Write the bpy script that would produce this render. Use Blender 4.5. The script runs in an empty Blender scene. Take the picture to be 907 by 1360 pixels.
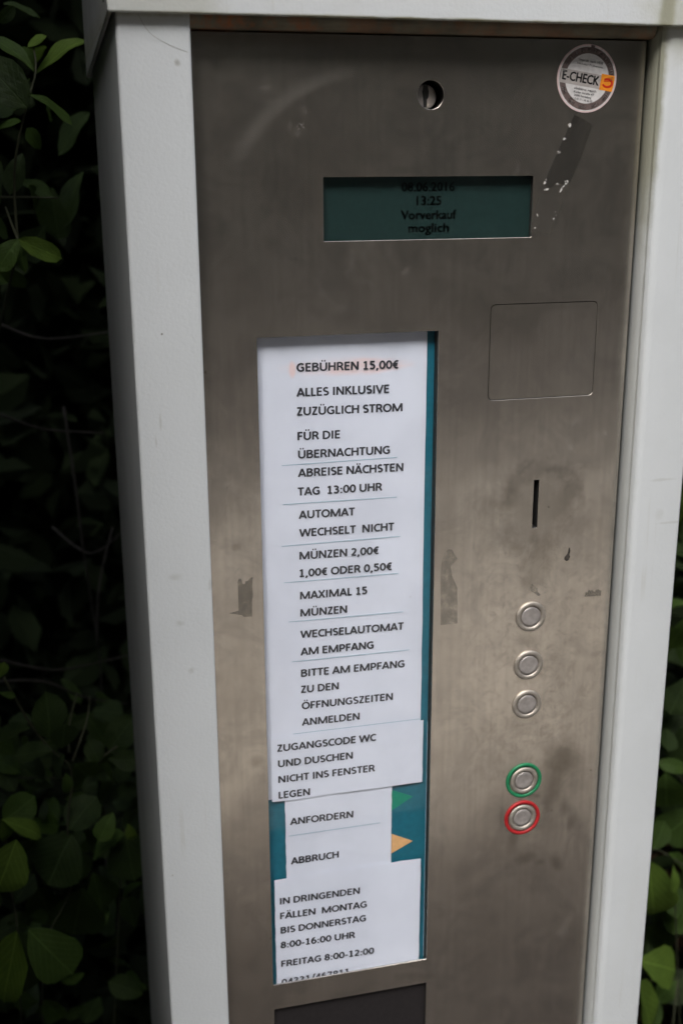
import bpy, bmesh, math, random
from mathutils import Vector, Matrix, noise
random.seed(7)
sc = bpy.context.scene
COL = sc.collection

# ------------------------------------------------------------------ camera
cam_d = bpy.data.cameras.new('camera')
cam = bpy.data.objects.new('camera', cam_d)
COL.objects.link(cam)
R = ((0.969514, 0.004448, -0.244994), (-0.074628, 0.957696, -0.277937), (0.233394, 0.287748, 0.928832))
# rows: picture right / picture down / view direction, in (right, down, into the machine)
rx = Vector((R[0][0], R[0][2], -R[0][1]))
dn = Vector((R[1][0], R[1][2], -R[1][1]))
fw = Vector((R[2][0], R[2][2], -R[2][1]))
m = Matrix(((rx.x, -dn.x, -fw.x), (rx.y, -dn.y, -fw.y), (rx.z, -dn.z, -fw.z))).to_4x4()
m.translation = Vector((0, -0.7604, 1.5))
cam.matrix_world = m
cam_d.sensor_fit = 'VERTICAL'
cam_d.sensor_height = 24.0
cam_d.sensor_width = 16.0
cam_d.lens = 24.0 * 1534.1 / 1360.0
cam_d.clip_start = 0.02
cam_d.clip_end = 500
cam_d.dof.use_dof = True
cam_d.dof.focus_distance = 0.80
cam_d.dof.aperture_fstop = 4.5
sc.camera = cam

# ------------------------------------------------------------------ sky and light (overcast)
SUN_EL, SUN_AZ = math.radians(52), math.radians(205)
wd = bpy.data.worlds.new('World'); sc.world = wd; wd.use_nodes = True
nt = wd.node_tree
for n in list(nt.nodes): nt.nodes.remove(n)
wo = nt.nodes.new('ShaderNodeOutputWorld'); bg = nt.nodes.new('ShaderNodeBackground')
sky = nt.nodes.new('ShaderNodeTexSky'); sky.sky_type = 'NISHITA'; sky.sun_disc = False
sky.sun_elevation = SUN_EL; sky.sun_rotation = SUN_AZ; sky.dust_density = 4.0; sky.air_density = 1.0
hs = nt.nodes.new('ShaderNodeHueSaturation'); hs.inputs['Saturation'].default_value = 0.46
nt.links.new(sky.outputs[0], hs.inputs['Color']); nt.links.new(hs.outputs[0], bg.inputs[0])
bg.inputs[1].default_value = 0.15
nt.links.new(bg.outputs[0], wo.inputs[0])
sl = bpy.data.lights.new('sun', 'SUN'); sl.energy = 0.9; sl.angle = math.radians(40); sl.color = (1, 0.97, 0.92)
so = bpy.data.objects.new('sun', sl); COL.objects.link(so)
sd = Vector((math.sin(SUN_AZ) * math.cos(SUN_EL), math.cos(SUN_AZ) * math.cos(SUN_EL), math.sin(SUN_EL)))
so.rotation_euler = sd.to_track_quat('Z', 'Y').to_euler()
sc.view_settings.view_transform = 'Standard'; sc.view_settings.look = 'None'
sc.view_settings.exposure = 1.46; sc.view_settings.gamma = 1.0; sc.view_settings.use_curve_mapping = False

# ------------------------------------------------------------------ material helpers
class NT:
    def __init__(s, name):
        s.m = bpy.data.materials.new(name); s.m.use_nodes = True; s.t = s.m.node_tree
        s.b = s.t.nodes['Principled BSDF']; s.out = s.t.nodes['Material Output']
    def n(s, typ, **kw):
        x = s.t.nodes.new(typ)
        for k, v in kw.items():
            if k.startswith('i_'): x.inputs[k[2:].replace('_', ' ')].default_value = v
            elif k.startswith('x'): x.inputs[int(k[1:])].default_value = v
            else: setattr(x, k, v)
        return x
    def l(s, a, b): s.t.links.new(a, b)
    def math(s, op, a, b=None, c=None, clamp=False):
        x = s.n('ShaderNodeMath', operation=op); x.use_clamp = clamp
        for i, v in enumerate((a, b, c)):
            if v is None: continue
            if isinstance(v, (int, float)): x.inputs[i].default_value = v
            else: s.l(v, x.inputs[i])
        return x.outputs[0]
    def ramp(s, v, a, b, lo=0.0, hi=1.0, smooth=True):
        x = s.n('ShaderNodeMapRange', interpolation_type='SMOOTHSTEP' if smooth else 'LINEAR')
        s.l(v, x.inputs[0])
        for i, q in zip((1, 2, 3, 4), (a, b, lo, hi)): x.inputs[i].default_value = q
        return x.outputs[0]
    def pos(s):
        if not hasattr(s, '_p'): s._p = s.n('ShaderNodeNewGeometry').outputs['Position']
        return s._p
    def obj(s):
        if not hasattr(s, '_o'): s._o = s.n('ShaderNodeTexCoord').outputs['Object']
        return s._o
    def noise(s, scale, detail=3, rough=.5, vec=None, stretch=None, dist=0.0):
        v = vec or s.pos()
        if stretch:
            mp = s.n('ShaderNodeMapping'); mp.inputs['Scale'].default_value = stretch; s.l(v, mp.inputs[0]); v = mp.outputs[0]
        x = s.n('ShaderNodeTexNoise'); s.l(v, x.inputs['Vector'])
        x.inputs['Scale'].default_value = scale; x.inputs['Detail'].default_value = detail
        x.inputs['Roughness'].default_value = rough; x.inputs['Distortion'].default_value = dist
        return x.outputs['Fac']
    def mix(s, f, a, b, mode='MIX'):
        x = s.n('ShaderNodeMix', data_type='RGBA', blend_type=mode)
        for sock, v in ((x.inputs[0], f), (x.inputs[6], a), (x.inputs[7], b)):
            if isinstance(v, (int, float)): sock.default_value = v
            elif isinstance(v, tuple): sock.default_value = (*v[:3], 1)
            else: s.l(v, sock)
        return x.outputs[2]
    def ell(s, cx, cz, rx, rz, ang=0.0, warp=0.0):
        """distance field of an ellipse in the x-z plane of the front panel (1 = on the outline)"""
        mp = s.n('ShaderNodeMapping', vector_type='TEXTURE')
        mp.inputs['Location'].default_value = (cx, 0, cz); mp.inputs['Rotation'].default_value = (0, ang, 0)
        mp.inputs['Scale'].default_value = (rx, 1e6, rz)
        s.l(s.pos(), mp.inputs[0])
        ln = s.n('ShaderNodeVectorMath', operation='LENGTH'); s.l(mp.outputs[0], ln.inputs[0])
        o = ln.outputs['Value']
        if warp:
            o = s.math('ADD', o, s.math('MULTIPLY', s.math('SUBTRACT', s.noise(60, 4, .6), .5), warp))
        return o
    def bump(s, h, strength=.2, distance=.001, normal=None):
        x = s.n('ShaderNodeBump'); x.inputs['Strength'].default_value = strength; x.inputs['Distance'].default_value = distance
        s.l(h, x.inputs['Height'])
        if normal: s.l(normal, x.inputs['Normal'])
        return x.outputs[0]
    def set(s, **kw):
        for k, v in kw.items():
            sock = s.b.inputs[k.replace('_', ' ')]
            if isinstance(v, (int, float)): sock.default_value = v
            elif isinstance(v, tuple): sock.default_value = (*v, 1) if len(v) == 3 else v
            else: s.l(v, sock)
        return s

def flat(name, col, rough=.6, metal=0.0, nscale=300, nvar=.12):
    M = NT(name); f = M.ramp(M.noise(nscale, 4), .3, .7)
    c2 = tuple(c * (1 - nvar) for c in col)
    M.set(Base_Color=M.mix(f, col, c2), Roughness=rough, Metallic=metal)
    return M.m

# --- powder coated sheet
def mat_paint():
    M = NT('white_powder_coat')
    col = (.505, .532, .550)
    big = M.ramp(M.noise(9, 4, .6), .35, .75)
    c = M.mix(M.math('MULTIPLY', big, .6), col, (.455, .480, .495))
    streak = M.ramp(M.noise(30, 4, .6, stretch=(1, 1, .12)), .52, .8)
    c = M.mix(M.math('MULTIPLY', streak, .16), c, (.42, .42, .38))
    # rubbed grey scuffs
    sc1 = M.ramp(M.noise(70, 6, .72, dist=1.5), .66, .74)
    msk = M.ramp(M.noise(16, 2), .5, .68)
    c = M.mix(M.math('MULTIPLY', M.math('MULTIPLY', sc1, msk), .32), c, (.33, .33, .31))
    # fly specks
    v = M.n('ShaderNodeTexVoronoi'); v.inputs['Scale'].default_value = 55; M.l(M.pos(), v.inputs['Vector'])
    rnd = M.n('ShaderNodeSeparateColor'); M.l(v.outputs['Color'], rnd.inputs[0])
    sp = M.math('MULTIPLY', M.math('LESS_THAN', v.outputs['Distance'], .045), M.math('GREATER_THAN', rnd.outputs[0], .68))
    c = M.mix(M.math('MULTIPLY', sp, .75), c, (.09, .08, .06))
    for (x, z, a, b, st) in ((.0866, 1.5595, .0022, .0024, .8), (.072, 1.198, .0035, .003, .35), (.070, 1.232, .005, .003, .3), (.0785, 1.162, .003, .0026, .35),
                         (.434, 1.275, .010, .0012, .3), (.433, 1.249, .004, .005, .2), (.441, 1.241, .010, .0010, .3), (.066, 1.34, .0009, .006, .4), (.0625, 1.326, .0008, .005, .4),
                         (.425, 1.365, .006, .0015, .0), (.0945, 1.225, .002, .006, .4), (.058, 1.0, .001, .001, .6)):
        if st: c = M.mix(M.math('MULTIPLY', M.ramp(M.ell(x, z, a, b, 0, 2.6), .2, 1.2, 1, 0), st), c, (.30, .30, .28))
    # algae and dust grown under the hood and at the top of the right post
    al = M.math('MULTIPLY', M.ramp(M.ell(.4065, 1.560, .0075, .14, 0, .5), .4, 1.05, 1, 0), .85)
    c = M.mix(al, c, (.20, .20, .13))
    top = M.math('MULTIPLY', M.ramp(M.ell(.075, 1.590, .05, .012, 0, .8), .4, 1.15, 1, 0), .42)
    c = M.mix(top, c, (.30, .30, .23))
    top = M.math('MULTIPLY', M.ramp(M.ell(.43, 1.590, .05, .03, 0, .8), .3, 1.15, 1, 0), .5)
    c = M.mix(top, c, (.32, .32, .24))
    fold = M.math('MULTIPLY', M.ramp(M.ell(.4060, 1.15, .0072, .60, 0, .25), .35, 1.1, 1, 0), .5)  # bevel's shade painted down the whole fold of the right post
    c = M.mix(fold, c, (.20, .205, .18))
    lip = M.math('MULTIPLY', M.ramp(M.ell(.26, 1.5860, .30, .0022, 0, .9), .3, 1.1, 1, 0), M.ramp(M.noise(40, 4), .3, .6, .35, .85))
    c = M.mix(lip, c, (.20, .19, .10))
    rn = M.math('MULTIPLY', M.ramp(M.noise(150, 3, .6, stretch=(1, 1, .03)), .60, .72), M.ramp(M.noise(12, 3), .5, .65))
    c = M.mix(M.math('MULTIPLY', rn, .26), c, (.30, .28, .22))
    peel = M.noise(420, 2, .5)
    M.set(Base_Color=c, Roughness=M.ramp(big, 0, 1, .38, .5), Normal=M.bump(peel, .35, .0006))
    M.b.inputs['Specular IOR Level'].default_value = .35
    return M.m

def mat_paint_side():
    M = NT('grey_powder_coat_side')  # copy of the white paint darkened to hold the side's shade; unused
    c = M.mix(M.ramp(M.noise(14, 5, .6), .3, .7), (.15, .155, .145), (.11, .115, .105))
    M.set(Base_Color=c, Roughness=.33, Normal=M.bump(M.noise(420, 2), .3, .0006))
    return M.m

# --- brushed steel
def mat_steel():
    M = NT('brushed_stainless_steel')
    brush = M.noise(520, 1, .5, stretch=(1, 1, .02))
    brush2 = M.noise(260, 3, .6, stretch=(1, 1, .03))
    blotch = M.noise(14, 6, .62)
    fine = M.noise(90, 5, .7)
    c = M.mix(M.ramp(blotch, .3, .72), (.70, .645, .57), (.50, .455, .40))
    c = M.mix(M.math('MULTIPLY', M.ramp(M.noise(26, 6, .70, dist=1.0), .42, .64), .55), c, (.40, .37, .335))
    c = M.mix(M.math('MULTIPLY', M.ramp(M.noise(5, 3, .5), .4, .65), .25), c, (.80, .75, .68))
    c = M.mix(M.math('MULTIPLY', M.ramp(brush2, .3, .7), .22), c, (.34, .315, .28))
    c = M.mix(M.math('MULTIPLY', M.ramp(fine, .5, .8), .18), c, (.30, .27, .23))
    warp = .8
    #  x, z, rx, rz, angle, strength
    for (x, z, a, b, an, st) in (
        (.3395, 1.2585, .034, .036, 0, .42), (.3623, 1.2628, .012, .022, .5, .3), (.3203, 1.2659, .010, .016, -.4, .3),
        (.3434, 1.217, .020, .022, 0, .32), (.339, 1.232, .005, .012, 0, .5), (.337, 1.198, .010, .010, 0, .35), (.306, 1.263, .014, .006, .2, .3),
        (.369, 1.043, .018, .022, .3, .75), (.364, 1.020, .011, .022, 0, .65), (.381, 1.035, .012, .03, 0, .3),
        (.376, .999, .006, .013, .0, .5), (.360, 1.003, .005, .009, 0, .45), (.383, .985, .006, .010, .3, .45),
        (.364, .983, .016, .015, 0, .3), (.345, .958, .012, .006, 0, .45), (.357, .952, .006, .004, 0, .45), (.372, .948, .006, .012, -.6, .5),
        (.333, .977, .005, .016, .1, .5), (.322, .998, .003, .012, 0, .35), (.351, 1.014, .006, .003, .3, .5),
        (.125, 1.076, .007, .006, 0, .35), (.115, 1.245, .004, .004, 0, .35), (.338, 1.150, .012, .006, 0, .3), (.30, 1.24, .012, .03, 0, .2),
        (.25, .862, .02, .006, .2, .25), (.297, 1.40, .05, .03, 0, .18), (.165, 1.50, .05, .05, 0, .15)):
        f = M.math('MULTIPLY', M.ramp(M.ell(x, z, a, b, an, 1.1), .1, 1.2, 1, 0), st * .9)
        c = M.mix(f, c, (.17, .15, .12))
    # grimy ring left by fingers round the slot
    hd = M.ell(.3415, 1.2560, .0265, .031, .25, 1.3)
    ring = M.math('MULTIPLY', M.ramp(hd, .70, .98), M.ramp(hd, 1.02, 1.45, 1, 0))
    ring = M.math('MULTIPLY', ring, M.ramp(M.noise(34, 4, .6), .38, .62))
    c = M.mix(M.math('MULTIPLY', ring, .42), c, (.19, .17, .145))
    film = M.math('MULTIPLY', M.ramp(M.noise(95, 6, .72, dist=.8), .46, .64), M.ramp(M.ell(.345, 1.13, .075, .20, 0, .7), .3, 1.2, 1, 0))
    c = M.mix(M.math('MULTIPLY', film, .34), c, (.28, .25, .215))
    # clean halo wiped round the slot
    d = M.ell(.339, 1.259, .022, .030, 0, .5)
    c = M.mix(M.math('MULTIPLY', M.ramp(d, .5, 1.0, 1, 0), .35), c, (.56, .52, .46))
    # wiped pale swirl at top left and dried splash marks
    e = M.ell(.223, 1.470, .106, .090, 0, .05)
    band = M.math('MULTIPLY', M.ramp(e, .93, .985), M.ramp(e, 1.0, 1.09, 1, 0))
    msk = M.ramp(M.ell(.158, 1.535, .060, .030, -.55, .3), .55, 1.1, 1, 0)
    c = M.mix(M.math('MULTIPLY', M.math('MULTIPLY', band, msk), .2), c, (.72, .69, .65))
    splash = M.math('MULTIPLY', M.ramp(M.noise(240, 5, .75, dist=2), .60, .66), M.ramp(M.ell(.166, 1.527, .009, .010, 0, .8), .5, 1.05, 1, 0))
    c = M.mix(M.math('MULTIPLY', splash, .7), c, (.72, .69, .65))
    haze = M.math('MULTIPLY', M.ramp(M.noise(40, 6, .7, dist=1.2), .56, .72), M.ramp(M.noise(7, 2), .45, .65))
    c = M.mix(M.math('MULTIPLY', haze, .16), c, (.78, .74, .68))
    dusty = M.math('MULTIPLY', M.math('MAXIMUM', M.math('MAXIMUM', M.math('MULTIPLY', M.math('MULTIPLY', band, msk), .15), splash), M.math('MULTIPLY', haze, .35)), -.28)
    # sparse fine scratches
    scr = M.noise(30, 2, .5, stretch=(1.0, 1, 14), dist=.6)
    sl_ = M.math('MULTIPLY', M.ramp(M.math('ABSOLUTE', M.math('SUBTRACT', scr, .5)), 0, .004, 1, 0), M.ramp(M.noise(22, 3), .60, .70))
    c = M.mix(M.math('MULTIPLY', sl_, .08), c, (.85, .82, .78))
    # tiny specks of dirt
    v = M.n('ShaderNodeTexVoronoi'); v.inputs['Scale'].default_value = 60; M.l(M.pos(), v.inputs['Vector'])
    rnd = M.n('ShaderNodeSeparateColor'); M.l(v.outputs['Color'], rnd.inputs[0])
    sp = M.math('MULTIPLY', M.math('LESS_THAN', v.outputs['Distance'], .05), M.math('GREATER_THAN', rnd.outputs[0], .84))
    c = M.mix(M.math('MULTIPLY', sp, .6), c, (.10, .07, .04))
    # rust film under the hood at the upper edge
    ru = M.math('MULTIPLY', M.ramp(M.ell(.15, 1.580, .13, .012, 0, .9), .2, 1.1, 1, 0), .45)
    c = M.mix(ru, c, (.20, .11, .06))
    dirt = M.ramp(blotch, .35, .7, .0, .035)
    rough = M.math('ADD', M.math('ADD', .218, dirt), M.math('MULTIPLY', brush, .012))
    h = M.math('ADD', M.math('MULTIPLY', brush, .6), M.math('MULTIPLY', brush2, .4))
    buckle = M.bump(M.noise(7, 2, .5), .3, .003)
    M.set(Base_Color=c, Metallic=M.math('ADD', .945, dusty), Roughness=rough, Normal=buckle)
    M.b.inputs['Anisotropic'].default_value = 0.0
    return M.m

def mat_rust():
    M = NT('stained_header_metal')
    f = M.ramp(M.noise(60, 6, .7, stretch=(1, 1, .5)), .42, .62)
    side = M.ramp(M.ell(.10, 1.585, .09, .03, 0, .6), .2, 1.2, 1, .35)
    c = M.mix(M.ramp(M.noise(40, 5), .3, .7), (.17, .155, .11), (.085, .075, .05))
    c = M.mix(M.math('MULTIPLY', f, side), c, (.28, .10, .035))
    M.set(Base_Color=c, Roughness=.7, Metallic=.1, Normal=M.bump(M.noise(300, 4), .4, .0006))
    return M.m

def mat_glass(name='window_glass', tint=(.97, .98, 1.0), rough=.03):
    M = NT(name)
    t = M.t
    tr = M.n('ShaderNodeBsdfTransparent'); tr.inputs[0].default_value = (*tint, 1)
    gl = M.n('ShaderNodeBsdfGlossy'); gl.inputs['Roughness'].default_value = rough
    lw = M.n('ShaderNodeLayerWeight'); lw.inputs['Blend'].default_value = .5
    fac = M.math('ADD', M.math('ADD', .02, M.math('MULTIPLY', M.math('POWER', lw.outputs['Facing'], 5.0), .9)), M.math('MULTIPLY', M.ramp(M.noise(25, 5, .7), .5, .8), .02))
    mx = M.n('ShaderNodeMixShader'); M.l(fac, mx.inputs[0]); M.l(tr.outputs[0], mx.inputs[1]); M.l(gl.outputs[0], mx.inputs[2])
    M.l(mx.outputs[0], M.out.inputs[0])
    return M.m

def mat_paper():
    M = NT('printer_paper')
    f = M.ramp(M.noise(18, 4, .6), .35, .7)
    c = M.mix(f, (.75, .77, .82), (.69, .71, .76))
    c = M.mix(M.math('MULTIPLY', M.ramp(M.noise(300, 3, .7), .68, .78), .25), c, (.35, .33, .30))
    # orange highlighter wiped over the first printed line
    hm = M.math('MULTIPLY', M.ramp(M.ell(.199, 1.3668, .049, .0068, 0, .5), .55, 1.15, 1, 0), M.ramp(M.noise(55, 4, .6, stretch=(.5, 1, 1.8)), .28, .72, .12, 1))
    ed = M.math('MULTIPLY', M.ramp(M.ell(.1588, 1.3665, .0028, .006, 0, .6), .5, 1.2, 1, 0), .8)
    c = M.mix(M.math('MULTIPLY', M.math('MAXIMUM', hm, ed), .55), c, (1.0, .56, .42))
    M.set(Base_Color=c, Roughness=.75, Normal=M.bump(M.noise(22, 3, .5, stretch=(1, 1, .5)), .35, .004))
    return M.m

def mat_alpha(name, col, scale, lo, hi, amount, rough=.6, metal=0.0, stretch=None):
    """thin film whose coverage is broken up by noise (marker ink, dried glue)"""
    M = NT(name)
    a = M.math('MULTIPLY', M.ramp(M.noise(scale, 5, .65, stretch=stretch), lo, hi), amount)
    M.b.inputs['Specular IOR Level'].default_value = .15
    M.set(Base_Color=col, Roughness=rough, Metallic=metal, Alpha=a)
    return M.m

def mat_leaf(name, col, col2, trans=.35, rough=.6):
    M = NT(name)
    o = M.obj(); sep = M.n('ShaderNodeSeparateXYZ'); M.l(o, sep.inputs[0])
    oi = M.n('ShaderNodeObjectInfo')
    ay = M.math('ABSOLUTE', sep.outputs[1])
    # side veins: slanted lines leaving the midrib
    ph = M.math('SUBTRACT', M.math('MULTIPLY', sep.outputs[0], 44), M.math('MULTIPLY', ay, 46))
    vein = M.ramp(M.math('SINE', ph), .80, 1.0)
    mid = M.ramp(ay, .006, .024, 1, 0)
    vv = M.math('MAXIMUM', M.math('MULTIPLY', vein, .4), mid)
    c = M.mix(M.ramp(M.noise(3, 4, .6, vec=o), .3, .7), col, col2)
    c = M.mix(M.math('MULTIPLY', oi.outputs['Random'], .5), c, tuple(q * .55 for q in col2))
    c = M.mix(M.math('MULTIPLY', vv, .45), c, tuple(min(1, q * 2.0 + .01) for q in col))
    M.set(Base_Color=c, Roughness=rough, Normal=M.bump(M.math('SUBTRACT', M.noise(9, 3, vec=o), M.math('MULTIPLY', vv, .6)), .5, .003))
    M.b.inputs['Specular IOR Level'].default_value = .22
    tl = M.n('ShaderNodeBsdfTranslucent'); M.l(M.mix(.5, c, (.10, .16, .02)), tl.inputs[0])
    mx = M.n('ShaderNodeMixShader'); mx.inputs[0].default_value = trans
    M.l(M.b.outputs[0], mx.inputs[1]); M.l(tl.outputs[0], mx.inputs[2]); M.l(mx.outputs[0], M.out.inputs[0])
    return M.m

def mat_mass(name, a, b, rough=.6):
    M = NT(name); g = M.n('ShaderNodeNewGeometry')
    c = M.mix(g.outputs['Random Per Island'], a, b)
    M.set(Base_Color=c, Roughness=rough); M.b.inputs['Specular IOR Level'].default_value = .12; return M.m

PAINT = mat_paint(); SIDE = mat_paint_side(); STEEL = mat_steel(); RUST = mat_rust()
GLASS = mat_glass(); PAPER = mat_paper()
INK = flat('black_printer_ink', (.040, .041, .046), .6)
DARK = flat('dark_inner_metal', (.012, .012, .012), .7)
EDGE = flat('dark_cut_edge', (.035, .033, .03), .5, .3)
TEAL = flat('teal_card', (.010, .145, .195), .5)
GREENP = flat('green_print', (.0, .26, .15), .5)
ORANGEP = flat('orange_print', (.85, .48, .20), .5)
RULE = flat('pale_blue_print', (.36, .52, .58), .6)
LCD = flat('green_lcd', (.015, .036, .031), .35)
LCDINK = flat('lcd_segment_ink', (.003, .006, .005), .4)
SMOKE = flat('smoked_plastic', (.022, .020, .021), .25)
def mat_btn():
    M = NT('turned_button_steel')
    M.set(Base_Color=M.mix(M.ramp(M.noise(200, 3), .3, .7), (.50, .46, .41), (.40, .365, .32)), Metallic=.85, Roughness=.55); return M.m
BTN = mat_btn(); 
def mat_cap():
    M = NT('button_cap_metal')
    M.set(Base_Color=M.mix(M.ramp(M.noise(260, 4), .3, .7), (.50, .47, .46), (.40, .375, .36)), Metallic=.7, Roughness=.42); return M.m
CAP = mat_cap()
RINGG = flat('green_ring_plastic', (.01, .17, .07), .45); RINGR = flat('red_ring_plastic', (.36, .012, .015), .45)
BRASS = flat('worn_lock_nickel', (.75, .70, .67), .38, .9)
GLUE = mat_alpha('dried_glue_film', (.26, .24, .205), 110, .28, .66, .52, .42, .3)
TAPE = mat_alpha('old_clear_tape', (.040, .038, .034), 70, .15, .70, .46, .6, .0, (1, 1, .35))
FLAKE = mat_alpha('white_paper_flakes', (.66, .64, .62), 420, .36, .62, .6)
STK_W = flat('sticker_white', (.60, .59, .59), .4); STK_P = flat('sticker_pale_pink_rim', (.62, .47, .47), .4)
STK_B = flat('sticker_brown_ring', (.125, .095, .09), .4); STK_G = flat('sticker_grey_band', (.40, .375, .36), .4)
STK_O = flat('sticker_orange', (.78, .27, .02), .4); STK_R = flat('sticker_red', (.55, .03, .01), .4)
LEAFS = [mat_leaf('leaf_dark_green', (.030, .052, .014), (.018, .034, .010)),
         mat_leaf('leaf_mid_green', (.056, .104, .020), (.040, .076, .015)),
         mat_leaf('leaf_young_green', (.130, .215, .034), (.090, .155, .024), .4)]
BARK = flat('twig_bark', (.060, .050, .034), .8); TWIG = flat('green_twig', (.030, .034, .014), .8)
BARE = flat('bare_brown_twig', (.014, .012, .010), .9)
MASS = mat_mass('shaded_leaf_mass', (.004, .007, .003), (.009, .015, .005), .9)  # deep shade put into the leaf colour, darker than natural foliage
CROWN = mat_mass('tree_leaf_mass', (.026, .040, .018), (.045, .065, .028))
# ------------------------------------------------------------------ object helpers
def tag(o, label=None, cat=None, group=None, kind=None):
    if label: o['label'] = label
    if cat: o['category'] = cat
    if group: o['group'] = group
    if kind: o['kind'] = kind
    return o
def thing(name, label, cat, loc, group=None):
    o = bpy.data.objects.new(name, None); COL.objects.link(o); o.location = loc
    o.empty_display_size = .05
    return tag(o, label, cat, group)
ORIG = {}
def org(o): return ORIG.get(o.name, Vector((0, 0, 0)))
def link(name, me, mat, parent=None, origin=None):
    """mesh given in world coordinates; origin moved to its own place, parented without offset"""
    origin = Vector(origin) if origin is not None else Vector((0, 0, 0))
    if origin.length: me.transform(Matrix.Translation(-origin))
    if mat and not me.materials: me.materials.append(mat)
    o = bpy.data.objects.new(name, me); COL.objects.link(o)
    ORIG[o.name] = origin
    if parent is not None:
        o.parent = parent
        po = ORIG[parent.name] if parent.name in ORIG else Vector(parent.location)
        o.location = origin - po
    else:
        o.location = origin
    return o
def from_bm(name, bm, mat, parent=None, smooth=False, origin=None):
    me = bpy.data.meshes.new(name); bmesh.ops.recalc_face_normals(bm, faces=bm.faces); bm.to_mesh(me); bm.free()
    if smooth:
        for p in me.polygons: p.use_smooth = True
    if origin is None:
        n = max(1, len(me.vertices)); c = Vector((0, 0, 0))
        for v in me.vertices: c += v.co
        origin = c / n
    return link(name, me, mat, parent, origin)
def box(name, x0, x1, y0, y1, z0, z1, mat, parent=None, bev=0.0, seg=2):
    bm = bmesh.new(); r = bmesh.ops.create_cube(bm, size=1)
    for v in r['verts']: v.co = Vector((x0 + (v.co.x + .5) * (x1 - x0), y0 + (v.co.y + .5) * (y1 - y0), z0 + (v.co.z + .5) * (z1 - z0)))
    if bev: bmesh.ops.bevel(bm, geom=list(bm.edges), offset=bev, segments=seg, profile=.5, affect='EDGES')
    return from_bm(name, bm, mat, parent)
def sheet(name, pts, y, mat, parent=None, thick=.0003, curl=0.0, sub=0):
    """flat piece of given outline (x, z) at depth y, with real thickness towards the back"""
    bm = bmesh.new()
    f = bm.faces.new([bm.verts.new((p[0], y, p[1])) for p in pts])
    r = bmesh.ops.extrude_face_region(bm, geom=[f])
    for e in r['geom']:
        if isinstance(e, bmesh.types.BMVert): e.co.y += thick
    return from_bm(name, bm, mat, parent)
def paper_sheet(name, x0, x1, z0, z1, y, mat, seed, parent=None, nx=8, nz=16, wav=.0006, bottom=None):
    """paper with slight waves and an uneven cut edge"""
    rr = random.Random(seed); bm = bmesh.new(); g = []
    for j in range(nz + 1):
        row = []
        for i in range(nx + 1):
            u, v = i / nx, j / nz
            x = x0 + (x1 - x0) * u; z = z0 + (z1 - z0) * v
            if j in (0, nz): z += rr.uniform(-1, 1) * .0004
            if i in (0, nx): x += rr.uniform(-1, 1) * .0002
            row.append(bm.verts.new((x, y + wav * (noise.noise(Vector((x * 30, z * 14, seed))) - .2), z)))
        g.append(row)
    for j in range(nz):
        for i in range(nx): bm.faces.new((g[j][i], g[j][i + 1], g[j + 1][i + 1], g[j + 1][i]))
    return from_bm(name, bm, mat, parent, smooth=True)
def text_mesh(s, bold=.0):
    c = bpy.data.curves.new('t', 'FONT'); c.body = s; c.resolution_u = 2
    o = bpy.data.objects.new('t', c); COL.objects.link(o); bpy.context.view_layer.update()
    me = bpy.data.meshes.new_from_object(o.evaluated_get(bpy.context.evaluated_depsgraph_get()))
    bpy.data.objects.remove(o); bpy.data.curves.remove(c)
    if bold:
        bm = bmesh.new(); bm.from_mesh(me); src = list(bm.faces)
        for k, (du, dv) in enumerate(((1, 0), (-1, 0), (0, 1), (0, -1))):
            r = bmesh.ops.duplicate(bm, geom=src)
            for g in r['geom']:
                if isinstance(g, bmesh.types.BMVert): g.co += Vector((du * bold, dv * bold * .6, .0))
        bm.to_mesh(me); bm.free()
    return me
_h = text_mesh('H'); CAPH = max(v.co.y for v in _h.vertices)
def text(s, x0, x1, z, cap, y, mat, parent=None, name='printed_text', bold=.012, z1=None, ang=None, maxw=None):
    """one line of lettering; x0..x1 is the inked width, z the baseline, cap the capital height"""
    me = text_mesh(s, bold)
    a = min(v.co.x for v in me.vertices); b = max(v.co.x for v in me.vertices)
    sx = (x1 - x0) / (b - a); sz = cap / CAPH
    t = ang if ang is not None else (math.atan2((z1 - z), (x1 - x0)) if z1 is not None else 0)
    ct, st = math.cos(t), math.sin(t)
    for v in me.vertices:
        u, w = (v.co.x - a) * sx, v.co.y * sz
        v.co = Vector((x0 + u * ct - w * st, y, z + u * st + w * ct))
    me.name = name
    o = Vector(((x0 + x1) / 2, y, z))
    return link(name, me, mat, parent, o)
def lathe(name, prof, cx, cz, mat, parent=None, seg=48, closed=False):
    """profile of (radius, y) turned about an axis through (cx, cz) square to the panel"""
    bm = bmesh.new(); rings = []
    for r, y in prof:
        if r < 1e-6: rings.append([bm.verts.new((cx, y, cz))])
        else: rings.append([bm.verts.new((cx + r * math.cos(k * 2 * math.pi / seg), y, cz + r * math.sin(k * 2 * math.pi / seg))) for k in range(seg)])
    n = len(rings)
    for i in range(n if closed else n - 1):
        A, B = rings[i], rings[(i + 1) % n]
        for k in range(seg):
            q = [A[k % len(A)], A[(k + 1) % len(A)], B[(k + 1) % len(B)], B[k % len(B)]]
            q = [v for j, v in enumerate(q) if v not in q[:j]]
            if len(q) > 2:
                try: bm.faces.new(q)
                except ValueError: pass
    return from_bm(name, bm, mat, parent, smooth=True, origin=(cx, prof[0][1], cz))
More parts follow.
